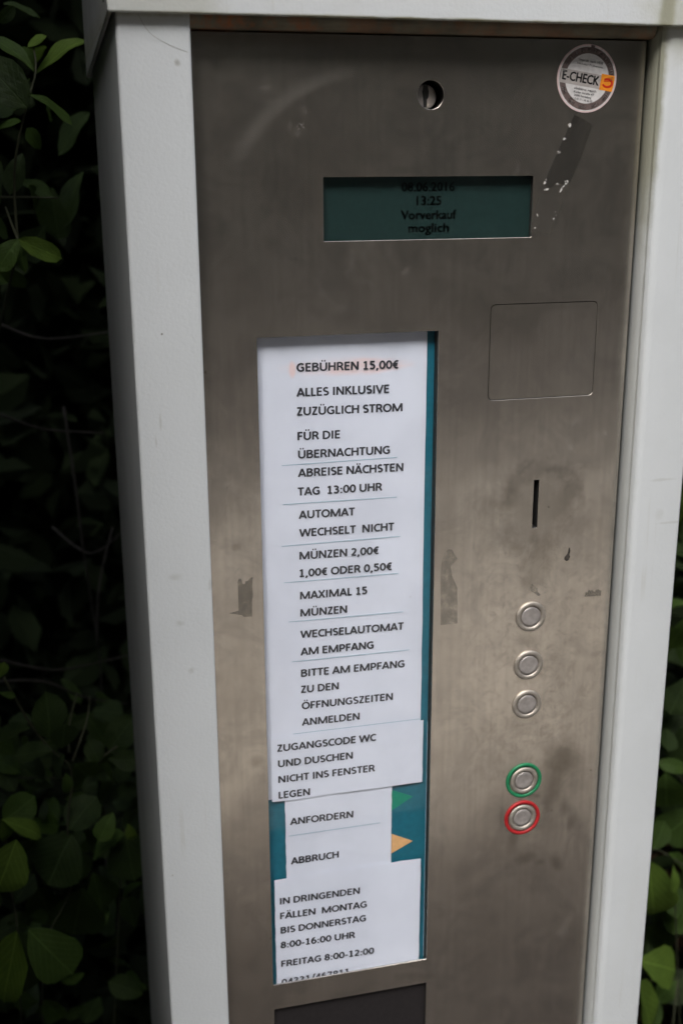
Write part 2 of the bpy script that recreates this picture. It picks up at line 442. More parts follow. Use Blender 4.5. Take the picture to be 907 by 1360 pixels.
def tube(name, pts, r0, r1, mat, parent=None, seg=7, origin=None):
    bm = bmesh.new(); P_ = [Vector(p) for p in pts]; rings = []
    # resample with a smooth curve
    Q = []
    for i in range(len(P_) - 1):
        p0 = P_[max(i - 1, 0)]; p1 = P_[i]; p2 = P_[i + 1]; p3 = P_[min(i + 2, len(P_) - 1)]
        for k in range(4):
            t = k / 4
            Q.append(.5 * ((2 * p1) + (p2 - p0) * t + (2 * p0 - 5 * p1 + 4 * p2 - p3) * t * t + (3 * p1 - p0 - 3 * p2 + p3) * t ** 3))
    Q.append(P_[-1])
    for i, p in enumerate(Q):
        d = (Q[min(i + 1, len(Q) - 1)] - Q[max(i - 1, 0)]).normalized()
        a = d.cross(Vector((0.13, 1, .21))).normalized(); b = d.cross(a)
        r = r0 + (r1 - r0) * i / (len(Q) - 1)
        rings.append([bm.verts.new(p + (a * math.cos(k * 2 * math.pi / seg) + b * math.sin(k * 2 * math.pi / seg)) * r) for k in range(seg)])
    for i in range(len(rings) - 1):
        for k in range(seg): bm.faces.new((rings[i][k], rings[i][(k + 1) % seg], rings[i + 1][(k + 1) % seg], rings[i + 1][k]))
    bm.faces.new(rings[0]); bm.faces.new(rings[-1][::-1])
    return from_bm(name, bm, mat, parent, smooth=True, origin=origin)
def plate_with_holes(name, outer, holes, y_front, thick, bev, mat, parent=None):
    """sheet metal plate cut with real openings; outlines are lists of (x, z)"""
    c = bpy.data.curves.new('p', 'CURVE'); c.dimensions = '2D'; c.fill_mode = 'BOTH'
    for pts in [outer] + holes:
        s = c.splines.new('POLY'); s.points.add(len(pts) - 1)
        for p, q in zip(s.points, pts): p.co = (q[0], q[1], 0, 1)
        s.use_cyclic_u = True
    c.extrude = thick / 2 - bev; c.bevel_depth = bev; c.bevel_resolution = 1; c.offset = -bev
    o = bpy.data.objects.new('p', c); COL.objects.link(o); bpy.context.view_layer.update()
    me = bpy.data.meshes.new_from_object(o.evaluated_get(bpy.context.evaluated_depsgraph_get()))
    bpy.data.objects.remove(o); bpy.data.curves.remove(c)
    for v in me.vertices: v.co = Vector((v.co.x, y_front + thick / 2 - v.co.z, v.co.y))
    me.name = name
    return link(name, me, mat, parent, Vector((.25, y_front, 1.2)))
def rrect(x0, x1, z0, z1, r=0.0, seg=6):
    if r <= 0: return [(x0, z0), (x1, z0), (x1, z1), (x0, z1)]
    out = []
    for cx, cz, a0 in ((x1 - r, z0 + r, -90), (x1 - r, z1 - r, 0), (x0 + r, z1 - r, 90), (x0 + r, z0 + r, 180)):
        for k in range(seg + 1):
            a = math.radians(a0 + 90 * k / seg); out.append((cx + r * math.cos(a), cz + r * math.sin(a)))
    return out
def circ(cx, cz, r, n=40): return [(cx + r * math.cos(k * 2 * math.pi / n), cz + r * math.sin(k * 2 * math.pi / n)) for k in range(n)]

# ------------------------------------------------------------------ bold humanist sans capitals drawn as pen strokes
def _el(cx, cy, rx, ry, a0, a1, n=12):
    return [(cx + rx * math.cos(math.radians(a0 + (a1 - a0) * k / n)), cy + ry * math.sin(math.radians(a0 + (a1 - a0) * k / n))) for k in range(n + 1)]
def glyph(ch):
    """advance and pen paths in units of the capital height"""
    h = .075; T = 1 - h; B = h
    if ch in 'ÄÖÜ':
        a, p = glyph({'Ä': 'A', 'Ö': 'O', 'Ü': 'U'}[ch]); m = a / 2
        return a, p + [[(m - .23, 1.20), (m - .07, 1.20)], [(m + .07, 1.20), (m + .23, 1.20)]]
    A = {'A': .95, 'B': .88, 'C': .82, 'D': 1.0, 'E': .76, 'F': .71, 'G': 1.0, 'H': .99, 'I': .42, 'K': .87, 'L': .66, 'M': 1.36, 'N': 1.04, 'O': 1.06, 'P': .83,
         'R': .89, 'S': .75, 'T': .78, 'U': 1.0, 'V': .92, 'W': 1.40, 'X': .88, 'Z': .75, ',': .38, ':': .40, '-': .48, '/': .60, ' ': .36, '€': .80}.get(ch, .80)
    l = .17; r = A - .10
    P = {
     'A': [[(.075, 0), (A / 2, 1.0)], [(A / 2, 1.0), (A - .075, 0)], [(.24, .30), (A - .24, .30)]],
     'B': [[(l, 0), (l, 1)], [(l, T), (.45, T)] + _el(.45, .76, .24, T - .76, 80, -80) + [(.45, .525), (l, .525)], [(l, .525), (.48, .525)] + _el(.48, .30, .27, .225, 80, -80) + [(.48, B), (l, B)]],
     'C': [_el(.54, .5, .41, T - .5, 52, 308, 18)],
     'D': [[(l, 0), (l, 1)], [(l, T), (.40, T)] + _el(.40, .5, .46, T - .5, 84, -84, 14) + [(.40, B), (l, B)]],
     'E': [[(l, 0), (l, 1)], [(l, T), (A - .08, T)], [(l, .52), (A - .13, .52)], [(l, B), (A - .08, B)]],
     'F': [[(l, 0), (l, 1)], [(l, T), (A - .06, T)], [(l, .49), (A - .11, .49)]],
     'G': [_el(.55, .5, .42, T - .5, 48, 292, 18) + [(.82, .17), (.82, .47)], [(.88, .47), (.56, .47)]],
     'H': [[(l, 0), (l, 1)], [(A - l, 0), (A - l, 1)], [(l, .53), (A - l, .53)]],
     'I': [[(A / 2, 0), (A / 2, 1)]],
     'K': [[(l, 0), (l, 1)], [(l + .04, .50), (A - .14, 1.0)], [(.33, .60), (A - .06, 0)]],
     'L': [[(l, 0), (l, 1)], [(l, B), (A - .04, B)]],
     'M': [[(l, 0), (l + .015, 1)], [(l + .03, .99), (A / 2, .03)], [(A / 2, .03), (A - l - .03, .99)], [(A - l - .015, 1), (A - l, 0)]],
     'N': [[(l, 0), (l, 1)], [(l + .02, .97), (A - l - .02, .03)], [(A - l, 0), (A - l, 1)]],
     'O': [_el(.53, .5, .42, T - .5, 0, 360, 26)],
     'P': [[(l, 0), (l, 1)], [(l, T), (.42, T)] + _el(.42, .66, .28, T - .66, 80, -80) + [(.42, .395), (l, .395)]],
     'R': [[(l, 0), (l, 1)], [(l, T), (.42, T)] + _el(.42, .70, .27, T - .70, 80, -80) + [(.42, .475), (l, .475)], [(.46, .47), (.60, .36), (.79, 0)]],
     'S': [_el(.385, .715, .235, .21, 35, 230, 12) + _el(.37, .285, .255, .21, 55, -145, 12)],
     'T': [[(.03, T), (A - .03, T)], [(A / 2, 0), (A / 2, 1)]],
     'U': [[(l, 1), (l, .36)] + _el(A / 2, .36, A / 2 - l, .36 - B, 188, 352, 14) + [(A - l, .36), (A - l, 1)]],
     'V': [[(.075, 1), (A / 2, 0)], [(A / 2, 0), (A - .075, 1)]],
     'W': [[(.08, 1), (.37, .02)], [(.37, .02), (A / 2, .97)], [(A / 2, .97), (A - .37, .02)], [(A - .37, .02), (A - .08, 1)]],
     'X': [[(.09, 1), (A - .09, 0)], [(A - .09, 1), (.09, 0)]],
     'Z': [[(.08, T), (A - .09, T)], [(A - .15, .95), (.14, .05)], [(.07, B), (A - .07, B)]],
     ',': [[(.22, .14), (.20, .02), (.11, -.18)]],
     ':': [[(.20, .0), (.20, .17)], [(.20, .50), (.20, .67)]],
     '-': [[(.06, .37), (A - .06, .37)]],
     '/': [[(.06, -.18), (A - .06, 1.08)]],
     '0': [_el(.40, .5, .28, T - .5, 0, 360, 24)],
     '1': [[(.43, 0), (.43, 1)], [(.43, .95), (.17, .80)], [(.16, B), (.69, B)]],
     '2': [_el(.37, .70, .25, .225, 150, -25, 10) + [(.56, .50), (.14, B)], [(.12, B), (.70, B)]],
     '3': [_el(.35, .725, .24, .20, 145, -80, 10) + [(.28, .525)], [(.28, .525)] + _el(.36, .30, .28, .225, 80, -145, 12)],
     '4': [[(.56, 0), (.56, 1)], [(.56, .97), (.08, .28)], [(.06, .25), (.75, .25)]],
     '5': [[(.66, T), (.22, T), (.20, .55)], [(.20, .56), (.34, .58)] + _el(.36, .325, .28, .25, 85, -145, 12)],
     '6': [_el(.48, .40, .33, .53, 75, 180, 10) + _el(.41, .33, .26, .255, 180, 530, 18)],
     '7': [[(.10, T), (.70, T)], [(.65, .92), (.27, 0)]],
     '8': [_el(.40, .73, .225, .195, 0, 360, 20), _el(.40, .29, .265, .22, 0, 360, 20)],
     '9': [_el(.38, .67, .26, .255, 0, 360, 20), _el(.31, .60, .33, .53, 0, -105, 10)],
     '€': [_el(.52, .5, .30, T - .5, 58, 302, 16), [(.04, .60), (.62, .60)], [(.04, .40), (.58, .40)]],
    }.get(ch, [])
    return A, P
def stroke_text(s, x0, x1, z, cap, y, mat, parent=None, name='printed_text', z1=None, pen=.212):
    V = []; F = []; cx = 0.0; n = 0
    for ch in s:
        adv, paths = glyph(ch)
        for p in paths:
            closed = len(p) > 3 and abs(p[0][0] - p[-1][0]) < 1e-6 and abs(p[0][1] - p[-1][1]) < 1e-6
            q = p[:-1] if closed else p
            m = len(q); k0 = len(V); dy = -(n % 7) * 2e-6; n += 1
            for i in range(m):
                a = q[i - 1] if (i > 0 or closed) else q[i]; b = q[(i + 1) % m] if (i < m - 1 or closed) else q[i]
                d1 = Vector((q[i][0] - a[0], q[i][1] - a[1])); d2 = Vector((b[0] - q[i][0], b[1] - q[i][1]))
                if d1.length < 1e-6: d1 = d2
                if d2.length < 1e-6: d2 = d1
                d = (d1.normalized() + d2.normalized())
                d = d.normalized() if d.length > 1e-4 else d1.normalized()
                nn = Vector((-d.y, d.x)); c = max(.6, nn.dot(Vector((-d1.normalized().y, d1.normalized().x))))
                w = pen * (.5 + .06 * abs(d.y) - .04 * abs(d.x)) / c
                V.append((cx + q[i][0] + nn.x * w, dy, q[i][1] + nn.y * w)); V.append((cx + q[i][0] - nn.x * w, dy, q[i][1] - nn.y * w))
            for i in range(m if closed else m - 1):
                j = (i + 1) % m; F.append((k0 + 2 * i, k0 + 2 * j, k0 + 2 * j + 1, k0 + 2 * i + 1))
        cx += adv
    a = min(v[0] for v in V); b = max(v[0] for v in V); sx = (x1 - x0) / (b - a)
    t = math.atan2(z1 - z, x1 - x0) if z1 is not None else 0
    ct, st = math.cos(t), math.sin(t)
    W = []
    for v in V:
        u, w = (v[0] - a) * sx, v[2] * cap
        W.append((x0 + u * ct - w * st, y + v[1], z + u * st + w * ct))
    me = bpy.data.meshes.new(name); me.from_pydata(W, [], F)
    return link(name, me, mat, parent, Vector(((x0 + x1) / 2, y, z)))

# ------------------------------------------------------------------ setting: ground and path
def ground_sheet(name, x0, x1, y0, y1, z, mat, nx, ny, amp, seed, kind='structure'):
    bm = bmesh.new(); g = []
    for j in range(ny + 1):
        g.append([bm.verts.new((x0 + (x1 - x0) * i / nx, y0 + (y1 - y0) * j / ny, z + amp * noise.noise(Vector((i * .7, j * .7, seed))))) for i in range(nx + 1)])
    for j in range(ny):
        for i in range(nx): bm.faces.new((g[j][i], g[j][i + 1], g[j + 1][i + 1], g[j + 1][i]))
    return tag(from_bm(name, bm, mat, None, smooth=True), kind=kind)
def mat_soil():
    M = NT('leaf_litter_soil')
    c = M.mix(M.ramp(M.noise(30, 6, .7), .35, .65), (.030, .020, .014), (.014, .010, .008))
    c = M.mix(M.math('MULTIPLY', M.ramp(M.noise(90, 5, .7), .58, .68), .6), c, (.13, .085, .06))
    M.set(Base_Color=c, Roughness=.9, Normal=M.bump(M.noise(60, 6, .7), .9, .02)); return M.m
def mat_gravel():
    M = NT('pale_path_gravel')
    v = M.n('ShaderNodeTexVoronoi'); v.inputs['Scale'].default_value = 60; M.l(M.pos(), v.inputs['Vector'])
    c = M.mix(M.ramp(v.outputs['Distance'], .1, .6), (.48, .43, .365), (.35, .315, .265))
    M.set(Base_Color=c, Roughness=.9, Normal=M.bump(v.outputs['Distance'], .8, .01)); return M.m
ground_sheet('ground', -150, 150, -150, 150, -.02, mat_soil(), 60, 60, 0.0, 1)
ground_sheet('gravel_path', -14, 14, -4.8, -1.6, -.006, mat_gravel(), 30, 14, .002, 2)  # out of view, pale strip sized and toned for its reflection in the steel

# ------------------------------------------------------------------ the ticket machine
ROOT = thing('ticket_machine', 'white coin operated ticket machine with brushed steel front, green display and five round buttons', 'ticket machine', (.251, .14, 0))

def post(x_out, x_in, r_out, r_in, z0, z1, name, side):
    """folded sheet post: outer side wall, front face and inner return, swept from floor to hood"""
    s = 1 if x_in > x_out else -1
    yf, yb = -.015, .29
    prof = [(x_out, yb)]
    n = 6
    for k in range(n + 1):
        a = k / n * math.pi / 2; prof.append((x_out + s * r_out * (1 - math.cos(a)), yf + r_out * (1 - math.sin(a))))
    for k in range(n + 1):
        a = k / n * math.pi / 2; prof.append((x_in - s * r_in * (1 - math.sin(a)), yf + r_in * (1 - math.cos(a))))
    prof.append((x_in, .020)); prof.append((x_in - s * .0015, .020))
    bm = bmesh.new(); rows = []
    zs = [z0 + (z1 - z0) * k / 8 for k in range(9)]
    inner = [(x_in - s * .0015, .020), (x_in - s * .0015, yf + .002), (x_out + s * .0015, yf + .002), (x_out + s * .0015, yb)]
    prof = prof[:-1] + inner
    for z in zs: rows.append([bm.verts.new((x, y, z)) for x, y in prof])
    for j in range(8):
        for i in range(len(prof)):
            k = (i + 1) % len(prof)
            f = bm.faces.new((rows[j][i], rows[j][k], rows[j + 1][k], rows[j + 1][i]))
            f.smooth = 1 <= i <= 14
    bmesh.ops.recalc_face_normals(bm, faces=bm.faces)
    me = bpy.data.meshes.new(name); bm.to_mesh(me); bm.free()
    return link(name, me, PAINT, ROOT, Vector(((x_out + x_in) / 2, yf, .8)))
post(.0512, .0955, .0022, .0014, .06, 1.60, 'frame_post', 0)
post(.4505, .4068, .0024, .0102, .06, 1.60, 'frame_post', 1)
box('back_panel', .0525, .4492, .2905, .2925, .06, 1.600, PAINT, ROOT)
box('plinth', .060, .442, .0, .280, -.015, .059, DARK, ROOT, .003)
# hood: skirt whose lower edge drops towards the back, with a shallow sloping top
def hood():
    x0, x1, yf, yb = .0468, .4550, -.0215, .302
    bm = bmesh.new()
    def ring(x0, x1, yf, yb, zf, zb): return [bm.verts.new(p) for p in ((x0, yf, zf), (x1, yf, zf), (x1, yb, zb), (x0, yb, zb))]
    A = ring(x0, x1, yf, yb, 1.5862, 1.5716)
    B = ring(x0, x1, yf, yb, 1.668, 1.690)
    Cc = ring(x0 + .0025, x1 - .0025, yf + .0025, yb - .0025, 1.5862, 1.5716)
    D = ring(x0 + .0025, x1 - .0025, yf + .0025, yb - .0025, 1.655, 1.675)
    for a, b in ((A, B), (Cc, D), (A, Cc)):
        for i in range(4): bm.faces.new((a[i], a[(i + 1) % 4], b[(i + 1) % 4], b[i]))
    bm.faces.new(B); bm.faces.new(D)
    ed = [e for e in bm.edges if all(v in A + B for v in e.verts)]
    bmesh.ops.recalc_face_normals(bm, faces=bm.faces)
    bmesh.ops.bevel(bm, geom=ed, offset=.0012, segments=3, profile=.5, affect='EDGES')
    return from_bm('hood', bm, PAINT, ROOT)
HOOD = hood()
# header rail behind the hood lip, round nosed and rusty
def header():
    bm = bmesh.new(); pr = [(.016, 1.5800)] + [(-.0035 - .006 * math.sin(a), 1.5858 - .0058 * math.cos(a)) for a in [k * math.pi / 12 for k in range(13)]] + [(.016, 1.5916)]
    rows = [[bm.verts.new((x, y, z)) for y, z in pr] for x in (.0960, .4062)]
    for i in range(len(pr)):
        k = (i + 1) % len(pr); bm.faces.new((rows[0][i], rows[0][k], rows[1][k], rows[1][i]))
    bm.faces.new(rows[0]); bm.faces.new(rows[1][::-1])
    return from_bm('header_rail', bm, RUST, ROOT, smooth=False)
header()

# steel front with its real openings
BTNS = [(.3391, 1.1698), (.3389, 1.1297), (.3391, 1.0964), (.3395, 1.0297), (.3396, .9961)]
holes = [circ(.2523, 1.5435, .0090), rrect(.1799, .3266, 1.4517, 1.4924, .0006, 2), rrect(.1336, .2610, .8764, 1.3898, .0008, 2),
         rrect(.1339, .2612, .770, .8534, .0008, 2), rrect(.2986, .3799, 1.3387, 1.4066, .0038), rrect(.3370, .3410, 1.2406, 1.2774, .0003, 2)] + [circ(x, z, .0085, 32) for x, z in BTNS]
PANEL = plate_with_holes('front_panel', rrect(.0962, .4044, .42, 1.5790, .001, 2), holes, 0.0, .0015, .0002, STEEL, ROOT)
box('lower_panel', .0962, .4052, 0.0, .003, .065, .418, STEEL, ROOT, .0004, 1)
box('inner_chassis', .0975, .4045, .030, .0325, .065, 1.578, DARK, ROOT)
# dark seam each side of the panel
box('panel_seal', .0972, .4045, .0045, .0060, 1.5600, 1.5785, DARK, ROOT)

# window: surround, glass, printed card
def surround(x0, x1, z0, z1, y0, y1, w, mat, name, parent):
    bm = bmesh.new()
    o = [(x0 - w, z0 - w), (x1 + w, z0 - w), (x1 + w, z1 + w), (x0 - w, z1 + w)]; i_ = [(x0, z0), (x1, z0), (x1, z1), (x0, z1)]
    v = [[bm.verts.new((p[0], y, p[1])) for p in L] for L in (o, i_) for y in (y0, y1)]
    of, ob, nf, nb = v
    for a, b in ((of, nf), (ob, nb), (of, ob), (nf, nb)):
        for k in range(4): bm.faces.new((a[k], a[(k + 1) % 4], b[(k + 1) % 4], b[k]))
    return from_bm(name, bm, mat, parent)
WIN = surround(.1330, .2608, .8680, 1.3904, .0017, .0100, .004, EDGE, 'display_window', ROOT)
sheet('glass_pane', rrect(.1320, .2626, .8640, 1.3912), .0040, GLASS, WIN, .0002)
sheet('glass_edge_strip', rrect(.2592, .2595, .8770, 1.0900), .0037, flat('bright_glass_edge', (.30, .42, .52), .3), WIN, .0002)  # light line reflected at the glass edge, painted as a pale strip
CARD = sheet('printed_card', rrect(.1325, .2622, .8640, 1.3908), .0083, TEAL, WIN, .0008)
sheet('green_arrow', [(.2300, 1.0320), (.2300, 1.0138), (.2325, 1.0138), (.2498, 1.0238), (.2325, 1.0320)], .0080, GREENP, WIN, .0002)
sheet('orange_arrow', [(.2300, .9930), (.2300, .9752), (.2325, .9752), (.2502, .9837), (.2325, .9930)], .0080, ORANGEP, WIN, .0002)
# lower dark window
LW = surround(.1333, .2618, .7694, .8540, .0017, .0120, .004, EDGE, 'receipt_window', ROOT)
sheet('dark_pane', rrect(.1335, .2616, .7696, .8538), .0045, SMOKE, LW, .001)

# display
DSP = surround(.1793, .3272, 1.4511, 1.4930, .0017, .0150, .003, EDGE, 'display', ROOT)
LC = sheet('screen', rrect(.1780, .3290, 1.4500, 1.4945), .0058, LCD, DSP, .001)
sheet('screen_glass', rrect(.1794, .3271, 1.4512, 1.4929), .0042, GLASS, DSP, .0002)
for s, a, b, z in (("08.06.2016", .2346, .2723, 1.4829), ("13:25", .2452, .2631, 1.4740), ("Vorverkauf", .2344, .2739, 1.46475), ("moglich", .2396, .2687, 1.4562)):
    text(s, a, b, z, .0057, .0056, LCDINK, DSP, 'screen_text', bold=.034)

# card reader plate, flush with a fine gap round it
sheet('card_reader_plate', rrect(.2991, .3794, 1.3392, 1.4061, .0034), 0.0001, STEEL, ROOT, .0014)
box('card_reader_backing', .296, .3825, .0045, .0055, 1.336, 1.409, DARK, ROOT)

# coin slot liner
SL = surround(.3368, .3412, 1.2404, 1.2776, .0017, .0200, .001, DARK, 'coin_slot', ROOT)

# lock
LOCK = lathe('lock', [(.0080, .0135), (.0080, .0090), (.0077, .0084), (.0070, .0081), (.0, .0081)], .2510, 1.5424, BRASS, ROOT)
lathe('lock_collar', [(.0098, .0031), (.0098, .0125), (.0105, .0125)], .2523, 1.5435, EDGE, LOCK)
sheet('keyway', [(.2500, 1.5362), (.2522, 1.5362), (.2522, 1.5408), (.2533, 1.5425), (.2534, 1.5460), (.2526, 1.5500), (.2498, 1.5500), (.2489, 1.5458), (.2496, 1.5420)], .0077, DARK, LOCK, .0003)

# buttons
def make_button(x, z, ring=None, big=1.0):
    r = .0121 * big
    b = lathe('push_button', [(.0, .006), (.0083, .006), (r * .99, -.0001), (r, -.0006), (r * .98, -.0011), (r * .93, -.0016), (r * .84, -.0018), (r * .75, -.0016), (r * .69, -.0010), (r * .665, .0004), (0, .0006)], x, z, BTN, ROOT)
    lathe('button_cap', [(r * .640, .0005), (r * .640, -.0009), (r * .62, -.0013), (r * .45, -.0010), (0, -.0008)], x, z, CAP, b)
    if ring is not None:
        lathe('colour_ring', [(.0124, -.0001), (.0124, -.0013), (.0147, -.0013), (.0151, -.0009), (.0151, -.0001)], x, z, ring, b)
    return b
for i, (x, z) in enumerate(BTNS):
    b = make_button(x, z, (None, None, None, RINGG, RINGR)[i], 1.0 if i < 3 else .965)
    b['label'] = ('uppermost plain steel push button below the coin slot', 'middle plain steel push button', 'lowest plain steel push button',
                  'steel push button with a green ring', 'steel push button with a red ring')[i]

# sticker E-CHECK
def sticker():
    cx, cz, A = .3619, 1.5547, math.radians(-8.5)
    ca, sa = math.cos(A), math.sin(A)
    def L(u, v): return (cx + u * ca - v * sa, cz + u * sa + v * ca)
    y = -.0003
    S = sheet('round_sticker', circ(cx, cz, .0216, 56), y, STK_P, ROOT, .0002)
    def disc(name, r, yy, mat, a0=None, a1=None, r0=0.0):
        if a0 is None: pts = circ(cx, cz, r, 56)
        else:
            n = 28; pts = [L(r * math.cos(a0 + (a1 - a0) * k / n), r * math.sin(a0 + (a1 - a0) * k / n)) for k in range(n + 1)] + \
                          [L(r0 * math.cos(a1 + (a0 - a1) * k / n), r0 * math.sin(a1 + (a0 - a1) * k / n)) for k in range(n + 1)]
        return sheet(name, pts, yy, mat, S, .00004)
    disc('white_rim', .0207, y - .00005, STK_W)
    disc('ring_print', .0200, y - .0001, STK_B)
    disc('inner_disc', .0158, y - .00015, STK_W)
    sheet('band_print', [L(-.0192, -.0052), L(.0100, -.0052), L(.0100, .0038), L(-.0196, .0038)], y - .0002, STK_G, S, .00004)
    sheet('logo_print', [L(.0100, -.0054), L(.0195, -.0054), L(.0200, -.0020), L(.0200, .0020), L(.0196, .0048), L(.0100, .0048)], y - .00022, STK_O, S, .00004)
    # red looped mark
    pts = []
    for k in range(25):
        t = math.radians(-150 + 285 * k / 24); rr = .0034
        pts.append((.0150 + rr * 1.05 * math.cos(t), -.0004 + rr * .72 * math.sin(t)))
    bm = bmesh.new(); prev = None
    for i, (u, v) in enumerate(pts):
        a = pts[max(i - 1, 0)]; b = pts[min(i + 1, len(pts) - 1)]
        d = Vector((b[0] - a[0], b[1] - a[1])).normalized(); nrm = Vector((-d.y, d.x)) * (.00055 + .0002 * math.sin(i / 24 * math.pi))
        p, q = L(u + nrm.x, v + nrm.y), L(u - nrm.x, v - nrm.y)
        cur = (bm.verts.new((p[0], y - .0003, p[1])), bm.verts.new((q[0], y - .0003, q[1])))
        if prev: bm.faces.new((prev[0], cur[0], cur[1], prev[1]))
        prev = cur
    from_bm('logo_mark', bm, STK_R, S)
    sheet('logo_stroke', [L(.0122, .0001), L(.0172, .0008), L(.0172, .0014), L(.0126, .0008)], y - .0003, STK_R, S, .00004)
    def tx(s, u0, u1, v, cap, bold=.01, mat=INK, yy=y - .00035):
        p = L(u0, v); text(s, p[0], p[0] + (u1 - u0), p[1], cap, yy, mat, S, 'sticker_text', bold, ang=A)
    tx('E-CHECK', -.0182, .0090, -.0030, .0056, .035)
    tx('Geprüft nach VDE', -.0088, .0094, .0104, .0014)
    tx('Nächster Prüftermin', -.0092, .0096, .0080, .0013, 0)
    tx('elektro raath', -.0082, .0082, -.0078, .0015, .01)
    tx('Kieler Straße 47', -.0080, .0070, -.0100, .0013)
    tx('24340 Rendsburg', -.0074, .0054, -.0121, .0013)
    tx('Tel. 0 43 31 / 46 66 30', -.0098, .0066, -.0143, .0013)
    def on_ring(s, deg, cap, wid, flip=False):
        t = math.radians(deg) ; me = text_mesh(s, .01)
        a = min(v.co.x for v in me.vertices); b = max(v.co.x for v in me.vertices); rr = .0179
        rot = t - math.pi / 2 + (math.pi if flip else 0) + A
        c0 = L(rr * math.cos(t), rr * math.sin(t))
        for v in me.vertices:
            u = (v.co.x - (a + b) / 2) * wid / (b - a); w = v.co.y * cap / CAPH - cap / 2
            v.co = Vector((c0[0] + u * math.cos(rot) - w * math.sin(rot), y - .0004, c0[1] + u * math.sin(rot) + w * math.cos(rot)))
        link('sticker_text', me, STK_W, S, Vector((c0[0], y, c0[1])))
    for k in range(12): on_ring(str(k + 1), 172 - 164 * k / 11, .0017, .0011 if k < 9 else .0020)
    for k, s in enumerate(('2015', '2016', '2017', '2018', '2019')): on_ring(s, 212 + 29 * k, .0017, .0046, True)
    sheet('punch_mark', [L(-.0012, .0184), L(.0012, .0184), L(.0015, .0212), L(-.0015, .0212)], y - .00045, STK_B, S, .00004)
    return S
sticker()

# tape and glue left on the steel
sheet('tape_residue', [(.3543, 1.5318), (.3610, 1.5290), (.3678, 1.5250), (.3600, 1.5020), (.3532, 1.4875), (.3480, 1.4865), (.3440, 1.4880), (.3395, 1.4842), (.3340, 1.4866), (.3400, 1.5010), (.3470, 1.5160)], -.0002, TAPE, ROOT, .0002)
CLEAR = mat_alpha('clear_tape_film', (.10, .095, .085), 40, .2, .7, .30, .4, .0)
sheet('tape_residue', [(.3340, 1.4860), (.3480, 1.4860), (.3530, 1.4870), (.3498, 1.4787), (.3407, 1.4533), (.3254, 1.4561), (.3290, 1.4720)], -.00018, CLEAR, ROOT, .00018)
sheet('glue_residue', [(.1156, 1.2190), (.1165, 1.2213), (.1182, 1.2207), (.1189, 1.2172), (.1205, 1.2165), (.1212, 1.2190), (.1228, 1.2189), (.1240, 1.2207), (.1263, 1.2215), (.1257, 1.2150), (.1262, 1.2070), (.1254, 1.2050), (.1251, 1.1918), (.1192, 1.1920), (.1180, 1.1936), (.1089, 1.1957), (.1156, 1.1972)], -.00015, GLUE, ROOT, .00015)
sheet('glue_residue', [(.2661, 1.2111), (.2668, 1.2200), (.2687, 1.2266), (.2715, 1.2297), (.2745, 1.2291), (.2787, 1.2217), (.2763, 1.2190), (.2736, 1.2163), (.2744, 1.2120), (.2750, 1.2085), (.2793, 1.1991), (.2801, 1.1702), (.2670, 1.1704), (.2665, 1.1900)], -.00015, GLUE, ROOT, .00015)
sheet('glue_residue', [(.3377, 1.1936), (.3390, 1.1962), (.3402, 1.1950), (.3434, 1.1923), (.3438, 1.1895), (.3464, 1.1866), (.3450, 1.1858), (.3442, 1.1861), (.3420, 1.1880), (.3386, 1.1904)], -.00015, GLUE, ROOT, .00015)
sheet('glue_residue', [(.3828, 1.1816), (.3838, 1.1853), (.3852, 1.1845), (.3862, 1.1868), (.3877, 1.1858), (.3888, 1.1866), (.3909, 1.1846), (.3925, 1.1862), (.3947, 1.1866), (.3955, 1.1852), (.3967, 1.1856), (.3964, 1.1810)], -.00015, GLUE, ROOT, .00015)
sheet('grime_drip', [(.3676, 1.2224), (.3684, 1.2226), (.3690, 1.2201), (.3684, 1.2170), (.3690, 1.2150), (.3677, 1.2125), (.3660, 1.2120), (.3643, 1.2135), (.3646, 1.2155), (.3664, 1.2172), (.3672, 1.2195)], -.00015, mat_alpha('dark_grime', (.05, .045, .04), 300, .2, .5, .8), ROOT, .00015)
rf = random.Random(5)
for (x, z, w, h, a) in ((.3510, 1.5249, .0022, .0028, .4), (.3477, 1.5162, .0022, .0024, .4), (.3441, 1.5075, .0024, .0026, .4), (.3352, 1.4885, .0016, .0040, .5),
                        (.3363, 1.4832, .0040, .0014, -.2), (.3477, 1.4838, .0016, .0060, .6), (.3507, 1.4880, .0030, .0030, .2), (.3440, 1.4868, .0016, .0016, 0), (.3426, 1.4637, .0012, .0018, .3), (.3438, 1.4672, .0006, .0030, -.3),
                        (.3305, 1.4660, .0010, .0040, -.4), (.3290, 1.4580, .0016, .0012, .2)):
    n = 9; pts = []
    for k in range(n):
        t = k * 2 * math.pi / n; r = rf.uniform(.35, .6); u, v = r * w * math.cos(t), r * h * math.sin(t)
        pts.append((x + u * math.cos(a) + v * math.sin(a), z - u * math.sin(a) + v * math.cos(a)))
    sheet('paper_flake', pts, -.00045, FLAKE, ROOT, .0001)
